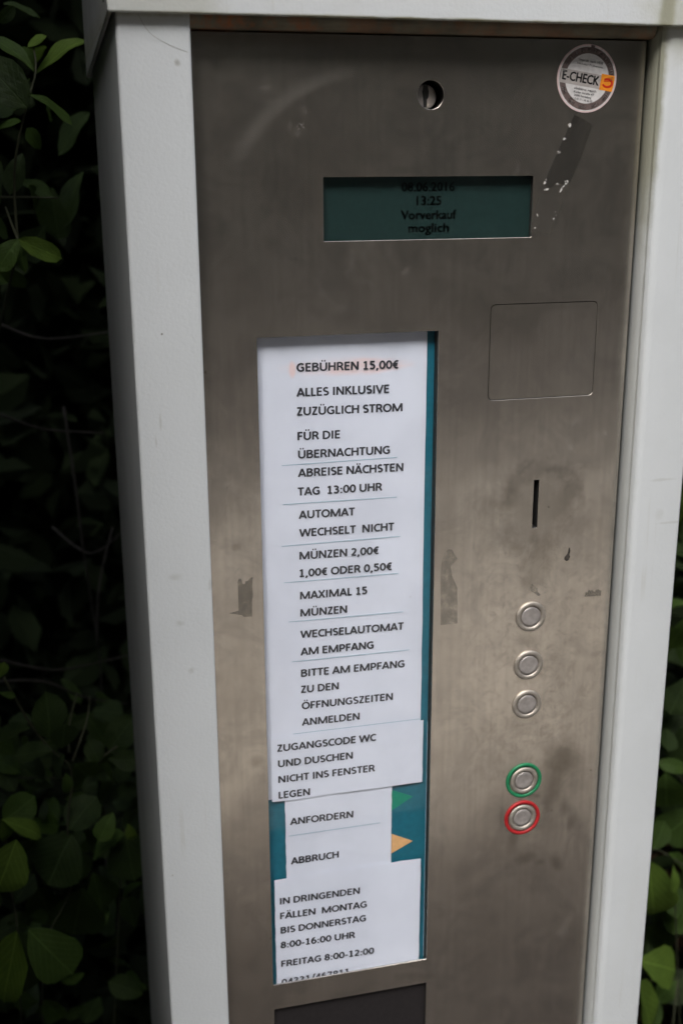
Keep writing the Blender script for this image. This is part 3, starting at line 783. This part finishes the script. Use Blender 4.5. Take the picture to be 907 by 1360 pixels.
# fine pale scratches all over the steel, too many to tell apart
def scratches():
    rr = random.Random(77); bm = bmesh.new()
    def openq(x, z):
        if .1290 < x < .2660 and z < 1.394: return False
        if .1760 < x < .3300 and 1.447 < z < 1.497: return False
        if .3370 - .004 < x < .3450 and 1.236 < z < 1.282: return False
        if any((x - bx) ** 2 + (z - bz) ** 2 < .018 ** 2 for bx, bz in BTNS): return False
        if (x - .2523) ** 2 + (z - 1.5435) ** 2 < .012 ** 2 or (x - .362) ** 2 + (z - 1.555) ** 2 < .024 ** 2: return False
        return .099 < x < .402 and .84 < z < 1.574
    n = 0
    while n < 190:
        x, z = rr.uniform(.1, .4), (rr.uniform(1.36, 1.57) if rr.random() < .62 else rr.uniform(.86, 1.4))
        a = rr.gauss(.9, .7); ln = rr.choice((.002, .003, .004, .006, .010, .016)) * rr.uniform(.6, 1.3); k = rr.uniform(-60, 60); w = rr.uniform(.00004, .00011)
        pts = []
        for i in range(6):
            pts.append((x, z)); x += math.cos(a) * ln / 5; z += math.sin(a) * ln / 5; a += k * ln / 5
        if not all(openq(*p) for p in pts): continue
        n += 1; prev = None
        for i, (u, v) in enumerate(pts):
            ww = w * (1 - abs(i / 2.5 - 1)) + .00002
            cur = (bm.verts.new((u + ww * math.sin(a), -.00006, v - ww * math.cos(a))), bm.verts.new((u - ww * math.sin(a), -.00006, v + ww * math.cos(a))))
            if prev: bm.faces.new((prev[0], cur[0], cur[1], prev[1]))
            prev = cur
    o = from_bm('fine_scratches', bm, mat_alpha('bright_scratched_metal', (.50, .48, .45), 90, .25, .7, .42, .5, .3), ROOT)
    o['kind'] = 'stuff'
scratches()
tube('hair_crack', [(.0649, -.0151, 1.5860), (.071, -.0151, 1.576), (.0824, -.0151, 1.5693), (.0935, -.0151, 1.5653)], .00014, .00010, flat('thin_dark_fibre', (.24, .235, .20), .8), ROOT, 5)
tube('paint_chip', [(.0460, -.004, 1.5790 + .018), (.0462, .004, 1.600), (.0461, .002, 1.594)], .0006, .0003, DARK, HOOD, 5)

# ------------------------------------------------------------------ the paper notices behind the glass
def notice(name, label, x0, x1, z0, z1, y, seed, lines, rules=(), wav=.0005):
    t = thing(name, label, 'paper notice', ((x0 + x1) / 2, y, z0), 'paper notices behind the glass')
    paper_sheet('paper', x0, x1, z0, z1, y, PAPER, seed, t, wav=wav)
    for s, a, za, b, zb in lines:
        # every printed line sits just in front of the paper
        stroke_text(s, a, b, za, .0058, y - .00045, INK, t, 'printed_text', z1=zb)
    for a, za, b, zb in rules:
        sheet('printed_rule', [(a, za - .00022), (b, zb - .00022), (b, zb + .00022), (a, za + .00022)], y - .0004, RULE, t, .00005)
    return t
# printed lines: text, left x, baseline there, right x, baseline there
MAIN_T = [
    ('GEBÜHREN 15,00€', 0.1615, 1.3648, 0.2342, 1.3638),
    ('ALLES INKLUSIVE', 0.1612, 1.3476, 0.2275, 1.3469),
    ('ZUZÜGLICH STROM', 0.1613, 1.3343, 0.2375, 1.3332),
    ('FÜR DIE', 0.1615, 1.3168, 0.1919, 1.3164),
    ('ÜBERNACHTUNG', 0.1617, 1.3037, 0.2285, 1.3029),
    ('ABREISE NÄCHSTEN', 0.1614, 1.2904, 0.2386, 1.2896),
    ('TAG  13:00 UHR', 0.1612, 1.2768, 0.2230, 1.2761),
    ('AUTOMAT', 0.1615, 1.2597, 0.2025, 1.2591),
    ('WECHSELT  NICHT', 0.1616, 1.2462, 0.2320, 1.2454),
    ('MÜNZEN 2,00€', 0.1615, 1.2291, 0.2206, 1.2282),
    ('1,00€ ODER 0,50€', 0.1614, 1.2158, 0.2306, 1.2150),
    ('MAXIMAL 15', 0.1615, 1.1986, 0.2120, 1.1980),
    ('MÜNZEN', 0.1615, 1.1852, 0.1967, 1.1847),
    ('WECHSELAUTOMAT', 0.1612, 1.1683, 0.2401, 1.1668),
    ('AM EMPFANG', 0.1612, 1.1546, 0.2171, 1.1541),
    ('BITTE AM EMPFANG', 0.1613, 1.1374, 0.2413, 1.1361),
    ('ZU DEN', 0.1611, 1.1243, 0.1901, 1.1239),
    ('ÖFFNUNGSZEITEN', 0.1614, 1.1109, 0.2323, 1.1100),
    ('ANMELDEN', 0.1614, 1.0974, 0.2062, 1.0968)]
MAIN_R = [
    (0.1501, 1.2994, 0.2340, 1.2999),
    (0.1503, 1.2711, 0.2338, 1.2704),
    (0.1489, 1.2402, 0.2368, 1.2404),
    (0.1500, 1.2125, 0.2358, 1.2119),
    (0.1528, 1.1819, 0.2395, 1.1811),
    (0.1547, 1.1502, 0.2448, 1.1498),
    (0.1546, 1.0914, 0.2550, 1.0912)]
S2_T = [
    ('ZUGANGSCODE WC', 0.1420, 1.0789, 0.2190, 1.0781),
    ('UND DUSCHEN', 0.1423, 1.0659, 0.2005, 1.0652),
    ('NICHT INS FENSTER', 0.1423, 1.0526, 0.2181, 1.0519),
    ('LEGEN', 0.1422, 1.0393, 0.1667, 1.0389)]
S3_T = [
    ('ANFORDERN', 0.1508, 1.0147, 0.2010, 1.0137),
    ('ABBRUCH', 0.1509, 0.9800, 0.1892, 0.9798)]
S3_R = [
    (0.1496, 1.0052, 0.2227, 1.0055)]
S4_T = [
    ('IN DRINGENDEN', 0.1413, 0.9460, 0.2060, 0.9446),
    ('FÄLLEN  MONTAG', 0.1412, 0.9326, 0.2118, 0.9310),
    ('BIS DONNERSTAG', 0.1413, 0.9193, 0.2111, 0.9182),
    ('8:00-16:00 UHR', 0.1410, 0.9057, 0.2021, 0.9042),
    ('FREITAG 8:00-12:00', 0.1412, 0.8882, 0.2180, 0.8862),
    ('04331/467811', 0.1411, 0.8706, 0.1970, 0.8701)]
N1 = notice('paper_notice', 'long white paper notice at the top of the window, headed by an orange highlighted fee', .1332, .2549, 1.0385, 1.3900, .0072, 1, MAIN_T, MAIN_R, .0004)
N2 = notice('paper_notice', 'wide white slip below the long notice, about access codes for toilets and showers, ZUGANGSCODE WC', .1372, .2566, 1.0368, 1.0903, .0059, 2, S2_T, (), .0006)
N3 = notice('paper_notice', 'narrow white slip between green and orange arrows, reading ANFORDERN and ABBRUCH', .1473, .2320, .9640, 1.0372, .0067, 3, S3_T, S3_R, .0003)
N4 = notice('paper_notice', 'lowest white slip in the window with opening times, beginning IN DRINGENDEN FÄLLEN', .1374, .2563, .8600, .9686, .0058, 4, S4_T, (), .0006)

# ------------------------------------------------------------------ shrubs
def leaf_mesh(name, seed, mat, shape):
    """unit leaf along +x (length 1, half width about .5), folded on the midrib, curling at the tip"""
    rr = random.Random(seed); NX, NY = 9, 2
    bm = bmesh.new(); rows = []
    for i in range(NX + 1):
        t = i / NX
        w = .5 * (math.sin(math.pi * min(1, t ** shape)) ** .52) if 0 < t < 1 else .015
        w *= 1 + rr.uniform(-.05, .05)
        zc = -.10 * (t - .3) ** 2 * (1 + seed % 3) + .03 * math.sin(t * 5 + seed)
        row = []
        for j in range(-NY, NY + 1):
            u = j / NY
            row.append(bm.verts.new((t - .02 * abs(u), w * u, zc + .16 * abs(w * u) + .02 * math.sin(t * 11 + j * 2 + seed) * abs(u))))
        rows.append(row)
    for i in range(NX):
        for j in range(2 * NY): bm.faces.new((rows[i][j], rows[i + 1][j], rows[i + 1][j + 1], rows[i][j + 1]))
    me = bpy.data.meshes.new(name); bm.to_mesh(me); bm.free()
    for p in me.polygons: p.use_smooth = True
    me.materials.append(mat)
    return me
LM = [[leaf_mesh('leaf', 11 * k + s, LEAFS[k], (1.1, 1.4, 1.75)[s]) for s in range(3)] for k in range(3)]
CAMP = Vector((0, -.76, 1.5))
lr = random.Random(21)
def put_leaf(parent, base, tip, wr, kind, facing=None, spread=.35):
    base, tip = Vector(base), Vector(tip); X = tip - base; ln = X.length; X.normalize()
    up = facing if facing is not None else Vector((0, -.75, .65))
    up = (up + Vector((lr.uniform(-1, 1), lr.uniform(-1, 1), lr.uniform(-1, 1))) * spread).normalized()
    Y = up.cross(X).normalized(); Z = X.cross(Y)
    o = bpy.data.objects.new('leaf', LM[kind][lr.randrange(3)]); COL.objects.link(o)
    M3 = Matrix((X, Y, Z)).transposed().to_4x4()
    o.parent = parent
    M4 = Matrix.Translation(base - Vector(parent.location)) @ M3 @ Matrix.Diagonal((ln, ln * wr, ln * .8, 1))
    o.matrix_local = M4
    return o
def shrub(label, base, stems, leaves, fill, mat=TWIG, r=.0012):
    t = thing('leafy_shrub', label, 'shrub', base, 'shrubs around the machine')
    for s in stems: tube('stem', s, r, r * .6, mat, t)
    for b, tp, wr, k in leaves: put_leaf(t, b, tp, wr * 1.12, k, spread=.45)
    for (c, rad, n, kinds, size) in fill:
        for _ in range(n):
            p = Vector((lr.uniform(-1, 1), lr.uniform(-1, 1), lr.uniform(-1, 1)))
            p = Vector(c) + Vector((p.x * rad[0], p.y * rad[1], p.z * rad[2]))
            d = Vector((lr.uniform(-1, 1), lr.uniform(-.8, .8), lr.uniform(-.9, .6))).normalized() * size * lr.uniform(.6, 1.2)
            if -.05 < p.x and p.x < .55 and p.y < .34: p.y += .2
            put_leaf(t, p, p + d, lr.uniform(.5, .75), lr.choice(kinds), spread=.8)
    return t

# leaves: base point, tip point, width ratio, kind (0 dark, 1 mid, 2 young)
UL = [
    ((0.0054, 0.31, 1.5765),(0.0476, 0.306, 1.6058),0.34,2),
    ((-0.0021, 0.27, 1.5564),(0.0338, 0.275, 1.5352),0.46,1),
    ((0.0008, 0.3, 1.5951),(0.0161, 0.3, 1.6046),0.6,2),
    ((-0.004, 0.27, 1.5465),(-0.0368, 0.277, 1.585),0.62,0),
    ((0.0036, 0.28, 1.5755),(-0.0256, 0.288, 1.6038),0.42,1),
    ((0.0055, 0.3, 1.5776),(-0.0052, 0.29, 1.5941),0.5,1),
    ((-0.0115, 0.36, 1.5104),(-0.0259, 0.348, 1.4763),0.45,0),
    ((-0.0192, 0.27, 1.4413),(0.0168, 0.285, 1.4233),0.36,2),
    ((-0.0198, 0.27, 1.4413),(-0.0389, 0.266, 1.4161),0.62,1),
    ((-0.0189, 0.28, 1.4395),(-0.0166, 0.275, 1.4135),0.35,1),
    ((-0.021, 0.42, 1.4871),(0.0166, 0.44, 1.4739),0.4,0),
    ((0.0037, 0.45, 1.4436),(-0.0206, 0.453, 1.4112),0.8,0),
    ((0.0141, 0.5, 1.4785),(0.0142, 0.515, 1.4251),0.7,0),
    ((0.0452, 0.5, 1.4931),(0.0189, 0.503, 1.4409),0.7,0),
    ((-0.0178, 0.4, 1.6395),(0.0144, 0.408, 1.6318),0.5,0),
    ((-0.0214, 0.35, 1.6184),(-0.0078, 0.343, 1.631),0.5,0),
    ((0.0573, 0.55, 1.5536),(0.0212, 0.558, 1.5121),0.7,0),
    ((-0.0321, 0.38, 1.504),(-0.0498, 0.396, 1.4606),0.6,0),
]
LL = [
    ((-0.0303, 0.33, 0.949),(-0.0289, 0.335, 0.9965),0.72,0),
    ((-0.048, 0.32, 0.9664),(-0.0836, 0.332, 0.9577),0.55,0),
    ((-0.0287, 0.31, 0.944),(-0.0667, 0.319, 0.9409),0.62,0),
    ((-0.0188, 0.33, 0.9347),(-0.0132, 0.32, 0.9643),0.82,0),
    ((-0.0171, 0.33, 0.9268),(-0.0307, 0.342, 0.9015),0.8,0),
    ((0.017, 0.35, 0.9037),(0.008, 0.357, 0.9275),0.75,0),
    ((0.0283, 0.37, 0.9048),(0.0579, 0.368, 0.9437),0.6,0),
    ((0.0266, 0.36, 0.9005),(0.0595, 0.349, 0.8992),0.6,0),
    ((0.0185, 0.36, 0.8946),(0.035, 0.376, 0.8666),0.7,0),
    ((-0.0167, 0.3, 0.9218),(-0.0162, 0.303, 0.8963),0.4,1),
    ((-0.0787, 0.29, 0.8847),(-0.0473, 0.301, 0.9005),0.8,1),
    ((-0.077, 0.26, 0.904),(-0.0404, 0.276, 0.8694),0.3,2),
    ((-0.0778, 0.26, 0.9025),(-0.0758, 0.271, 0.8717),0.4,2),
    ((-0.0181, 0.34, 0.8347),(0.0115, 0.357, 0.8612),0.9,0),
    ((-0.066, 0.24, 0.8901),(-0.0902, 0.241, 0.8329),0.66,2),
    ((-0.0728, 0.22, 0.8042),(-0.0946, 0.234, 0.714),0.4,2),
    ((-0.0615, 0.24, 0.791),(-0.0229, 0.242, 0.7297),0.62,1),
    ((-0.0736, 0.27, 0.7682),(-0.0691, 0.288, 0.6795),0.62,0),
    ((0.0347, 0.31, 0.841),(-0.001, 0.326, 0.8091),0.5,1),
    ((0.0259, 0.3, 0.8712),(0.0097, 0.291, 0.8461),0.62,1),
    ((0.0377, 0.33, 0.8293),(0.0449, 0.322, 0.7718),0.75,0),
    ((-0.0171, 0.34, 0.8274),(-0.0464, 0.335, 0.7746),0.9,0),
    ((-0.01, 0.36, 0.7487),(-0.0244, 0.379, 0.6723),0.7,0),
    ((0.0023, 0.38, 0.7523),(0.0122, 0.382, 0.6988),0.75,0),
    ((-0.0585, 0.33, 0.6361),(-0.0404, 0.338, 0.5991),0.5,1),
    ((-0.0705, 0.3, 1.0326),(-0.0649, 0.298, 1.0486),0.6,2),
    ((-0.0718, 0.3, 1.017),(-0.0572, 0.304, 1.0093),0.4,1),
    ((0.037, 0.38, 0.8409),(0.0541, 0.38, 0.8566),0.8,0),
    ((-0.0021, 0.38, 0.8559),(0.0145, 0.379, 0.8676),0.8,0),
    ((-0.0802, 0.34, 0.756),(-0.0587, 0.347, 0.7845),0.7,0),
    ((0.0402, 0.3, 0.8559),(0.0454, 0.307, 0.8307),0.4,2),
    ((-0.0692, 0.34, 0.8884),(-0.0829, 0.357, 0.907),0.7,0),
    ((-0.0345, 0.38, 0.7916),(-0.0175, 0.39, 0.8015),0.7,0),
    ((-0.059, 0.4, 0.7304),(-0.0431, 0.418, 0.6657),0.6,0),
    ((-0.0983, 0.33, 0.6298),(-0.1098, 0.345, 0.6634),0.6,0),
    ((-0.0079, 0.4, 0.8777),(0.0107, 0.42, 0.841),0.8,0),
    ((0.0231, 0.46, 0.6653),(0.0024, 0.469, 0.6096),0.7,0),
    ((-0.0233, 0.4, 0.7725),(-0.0029, 0.393, 0.7397),0.7,0),
    ((-0.0778, 0.36, 0.7883),(-0.0535, 0.376, 0.8021),0.8,0),
]
RR = [
    ((0.6673, 0.33, 0.8086),(0.6863, 0.349, 0.7441),0.8,1),
    ((0.6658, 0.34, 0.6995),(0.6904, 0.357, 0.7251),0.65,1),
    ((0.7335, 0.36, 0.7357),(0.6923, 0.366, 0.6894),0.8,1),
    ((0.6371, 0.3, 0.7121),(0.6594, 0.311, 0.6184),0.55,2),
    ((0.6578, 0.28, 0.7164),(0.6579, 0.275, 0.6803),0.36,2),
    ((0.663, 0.3, 0.719),(0.7018, 0.315, 0.6793),0.4,1),
    ((0.6359, 0.3, 0.575),(0.6927, 0.306, 0.5448),0.72,2),
    ((0.6272, 0.28, 0.5619),(0.65, 0.277, 0.4821),0.6,2),
    ((0.6612, 0.34, 0.818),(0.699, 0.33, 0.8091),0.4,1),
    ((0.7039, 0.4, 1.1486),(0.7077, 0.415, 1.083),0.7,2),
    ((0.7091, 0.38, 0.9848),(0.7011, 0.4, 0.9288),0.8,1),
    ((0.7415, 0.42, 0.883),(0.7172, 0.411, 0.8385),0.8,0),
    ((0.7274, 0.44, 0.7856),(0.7589, 0.454, 0.8232),0.7,0),
    ((0.7346, 0.4, 0.8312),(0.7167, 0.401, 0.7807),0.7,0),
    ((0.7224, 0.42, 0.5806),(0.7624, 0.413, 0.52),0.7,0),
    ((0.7811, 0.45, 0.5502),(0.7567, 0.447, 0.4842),0.7,0),
    ((0.7438, 0.4, 0.5209),(0.7704, 0.413, 0.5539),0.7,1),
    ((0.7341, 0.45, 0.4986),(0.7885, 0.466, 0.4374),0.7,0),
    ((0.8053, 0.45, 0.4111),(0.7611, 0.439, 0.378),0.7,0),
    ((0.7551, 0.42, 0.7326),(0.7407, 0.428, 0.6751),0.7,0),
    ((0.7247, 0.4, 0.4173),(0.749, 0.389, 0.4568),0.5,1),
    ((0.7814, 0.5, 0.9917),(0.768, 0.511, 1.0305),0.7,0),
    ((0.7323, 0.42, 0.9045),(0.7382, 0.419, 0.9449),0.7,1),
]
UL_STEMS = [
    [(-0.0204, 0.3, 1.432), (-0.0199, 0.3, 1.476), (-0.0156, 0.285, 1.5097), (-0.004, 0.28, 1.5481), (0.0053, 0.29, 1.5751), (0.0051, 0.3, 1.5951)],
    [(-0.0195, 0.28, 1.4395), (-0.0238, 0.3, 1.4511), (-0.0289, 0.33, 1.4658)],
    [(-0.0339, 0.35, 1.4737), (-0.0079, 0.35, 1.4734), (0.0172, 0.36, 1.4723)],
]
LL_STEMS = [
    [(-0.0664, 0.3, 1.0321), (-0.0475, 0.32, 0.9721), (-0.0285, 0.33, 0.9335), (-0.0135, 0.34, 0.9107), (-0.0113, 0.34, 0.8886)],
    [(-0.0095, 0.34, 0.9145), (0.0072, 0.38, 0.9353), (0.0135, 0.42, 0.9465)],
    [(-0.0128, 0.36, 0.913), (-0.0098, 0.38, 0.9375), (0.0003, 0.42, 0.9526)],
    [(0.017, 0.36, 0.8966), (0.0296, 0.36, 0.9099), (0.0618, 0.39, 0.9098)],
    [(-0.0113, 0.34, 0.8886), (-0.0202, 0.34, 0.8368), (-0.0219, 0.36, 0.7508), (-0.055, 0.36, 0.6802), (-0.0671, 0.36, 0.5428)],
    [(-0.077, 0.27, 0.8981), (-0.0794, 0.3, 0.8011), (-0.0749, 0.27, 0.7702), (-0.0848, 0.3, 0.5988)],
    [(-0.0705, 0.38, 0.8812), (-0.0167, 0.38, 0.8735)],
    [(0.0377, 0.33, 0.8302), (0.0304, 0.38, 0.7282), (0.009, 0.4, 0.491)],
]
BG_STEMS = [
    [(0.01, 0.62, 1.2285), (0.0164, 0.6, 1.1412), (0.02, 0.6, 1.0657), (0.026, 0.62, 0.9799), (0.0319, 0.64, 0.868), (0.023, 0.64, 0.6484)],
    [(-0.0851, 0.55, 0.9453), (-0.0264, 0.55, 0.925), (0.0277, 0.6, 0.9069), (0.0745, 0.6, 0.9139)],
    [(-0.0842, 0.5, 0.9398), (-0.0348, 0.5, 0.9339), (0.006, 0.52, 0.9006), (0.0591, 0.55, 0.87)],
    [(-0.0534, 0.6, 1.3305), (-0.0054, 0.6, 1.3117), (0.0736, 0.65, 1.3106)],
    [(-0.0147, 0.7, 1.0572), (0.029, 0.65, 1.0341), (0.0725, 0.65, 1.0603)],
    [(-0.0622, 0.6, 1.2275), (-0.0134, 0.6, 1.2069), (0.055, 0.6, 1.1983)],
    [(0.029, 0.6, 0.9271), (0.0358, 0.6, 1.0061), (0.0588, 0.65, 1.0664)],
]
RR_STEMS = [
    [(0.7111, 0.34, 0.7734), (0.682, 0.34, 0.806), (0.6651, 0.34, 0.8185)],
    [(0.6976, 0.3, 0.6864), (0.6685, 0.3, 0.7119), (0.6608, 0.33, 0.7066), (0.6435, 0.33, 0.6969)],
    [(0.7038, 0.32, 0.5198), (0.6598, 0.3, 0.5409), (0.634, 0.3, 0.5461)],
    [(0.6748, 0.31, 0.7045), (0.7168, 0.34, 0.5016), (0.7518, 0.36, 0.2976)],
]
shrub('leafy green shrub beside the top left corner of the machine, at hood height', (-.03, .33, 0),
      UL_STEMS + [[(-.0204, .30, 1.432), (-.06, .45, 1.30), (-.16, .60, .9), (-.20, .66, -.01)]], UL,
      [((-.10, .40, 1.50), (.12, .06, .12), 46, (0, 0, 1, 1), .038)])
shrub('dense leafy shrub at the lower left of the machine, with pale young leaf tips', (-.07, .36, 0),
      LL_STEMS + [[(-.0671, .36, .5428), (-.07, .36, .0)]], LL,
      [((-.14, .40, .80), (.12, .07, .11), 48, (0, 0, 1), .040), ((.0, .50, .82), (.10, .05, .10), 60, (0,), .040), ((-.03, .46, .62), (.12, .08, .12), 40, (0, 0, 1), .040)])
shrub('leafy shrub at the lower right of the machine, leaves close to the white post', (.72, .36, 0),
      RR_STEMS + [[(.7168, .34, .5016), (.72, .36, .0)]], RR,
      [((.80, .42, .75), (.12, .1, .3), 60, (0, 1), .05), ((.78, .60, .85), (.12, .1, .35), 70, (0,), .055)])
tw = thing('bare_shrub', 'bare brown twigs and one upright stem in the dark gap left of the machine', 'shrub', (.03, .64, 0), 'shrubs around the machine')
for s in BG_STEMS: tube('twig', s, .0018, .0010, BARE, tw)
tube('twig', [(.023, .64, .6484), (.03, .64, .3), (.03, .64, -.01)], .004, .0036, BARE, tw)

# thicket behind everything: dense small leaves nobody could count
def leaf_cloud(name, n, fn, size, mat, seed):
    rr = random.Random(seed); V = []; F = []
    for i in range(n):
        p = fn(rr)
        a = Vector((rr.gauss(0, 1), rr.gauss(0, 1), rr.gauss(0, 1))).normalized(); b = a.cross(Vector((rr.gauss(0, 1), rr.gauss(0, 1), rr.gauss(0, 1)))).normalized()
        s = size * rr.uniform(.6, 1.3); k = len(V)
        c = a.cross(b) * s * .12
        V += [p - a * s * .5, p - a * .15 * s + b * s * .27 + c, p + a * .25 * s + b * s * .25 + c, p + a * s * .55, p + a * .25 * s - b * s * .25 + c, p - a * .15 * s - b * s * .27 + c]
        F += [(k, k + 1, k + 2, k + 3), (k, k + 3, k + 4, k + 5)]
    me = bpy.data.meshes.new(name); me.from_pydata([tuple(v) for v in V], [], F); me.materials.append(mat)
    o = bpy.data.objects.new(name, me); COL.objects.link(o); return o
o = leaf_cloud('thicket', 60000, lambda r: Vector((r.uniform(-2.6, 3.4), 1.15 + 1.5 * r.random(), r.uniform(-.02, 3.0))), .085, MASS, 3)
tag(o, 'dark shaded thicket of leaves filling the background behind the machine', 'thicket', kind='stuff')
o = leaf_cloud('thicket', 26000, lambda r: Vector((-.135 - 1.3 * r.random() ** 1.5, r.uniform(-.28, .34), r.uniform(0, 2.4))), .09, MASS, 5)  # out of view, added to keep light off the machine's left side
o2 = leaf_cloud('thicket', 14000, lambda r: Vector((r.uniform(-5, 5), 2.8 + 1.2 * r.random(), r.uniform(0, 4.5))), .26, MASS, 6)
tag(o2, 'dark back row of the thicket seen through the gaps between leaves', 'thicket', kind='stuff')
o3 = leaf_cloud('thicket', 9000, lambda r: Vector((.88 + 1.2 * r.random(), r.uniform(-.30, .9), r.uniform(0, 2.4))), .09, MASS, 15)  # out of view, added to cut the light reaching the right post
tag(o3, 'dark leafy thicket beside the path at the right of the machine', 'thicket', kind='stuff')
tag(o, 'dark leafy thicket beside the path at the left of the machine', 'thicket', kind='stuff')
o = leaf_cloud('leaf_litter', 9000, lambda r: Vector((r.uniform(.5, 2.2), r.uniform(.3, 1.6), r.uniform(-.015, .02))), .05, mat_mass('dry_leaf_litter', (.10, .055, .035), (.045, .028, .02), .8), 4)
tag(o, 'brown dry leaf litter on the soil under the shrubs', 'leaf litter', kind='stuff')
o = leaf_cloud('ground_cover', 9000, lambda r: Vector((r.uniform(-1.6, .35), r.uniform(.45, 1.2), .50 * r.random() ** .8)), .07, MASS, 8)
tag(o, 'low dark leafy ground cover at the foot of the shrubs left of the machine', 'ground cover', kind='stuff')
# unseen tree added behind, its crown there to shade the shrubs
def tree(label, x, y, h, rad, zc, n, seed, size):
    t = thing('tree', label, 'tree', (x, y, -.02))
    tube('trunk', [(x, y, -.05), (x + .05, y, 1.2), (x - .03, y + .05, 2.4), (x, y, h * .8)], .13, .05, BARK, t, 10)
    rr = random.Random(seed)
    cl = [(Vector((rr.uniform(-1, 1) * rad[0] * .8, rr.uniform(-1, 1) * rad[1] * .8, rr.uniform(-1, 1) * rad[2] * .75)), rr.uniform(.35, .6)) for _ in range(26)]
    for c, s in cl[:7]: tube('limb', [(x, y, 2.2), tuple(Vector((x, y, zc)) + c * .5), tuple(Vector((x, y, zc)) + c)], .05, .012, BARK, t, 6)
    def fn(r):
        c, s = r.choice(cl); g = Vector((r.gauss(0, 1), r.gauss(0, 1), r.gauss(0, 1))) * s * .55
        q = Vector((x, y, zc)) + c * 1.1 + g
        if q.z < 1.95: q.z = 1.95 + r.random() * .4
        return q
    o = leaf_cloud('crown', n, fn, size, CROWN, seed); o.parent = t; o.location = -Vector(t.location); o['kind'] = 'stuff'
    return t
tree('tall leafy tree standing in the thicket behind the machine', .4, 2.2, 5.0, (2.8, 1.8, 1.3), 3.3, 22000, 9, .16)
# unseen wood across the path, height and tone shaped for its reflection in the steel
o = leaf_cloud('wood_edge', 30000, lambda r: Vector((r.uniform(-16, 16), -10.0 - 2.5 * r.random(), 12.0 * r.random() ** 1.1)), .6, mat_mass('far_wood_leaves', (.034, .036, .026), (.058, .056, .040)), 12)
tag(o, 'far edge of the wood across the path', 'wood', kind='stuff')
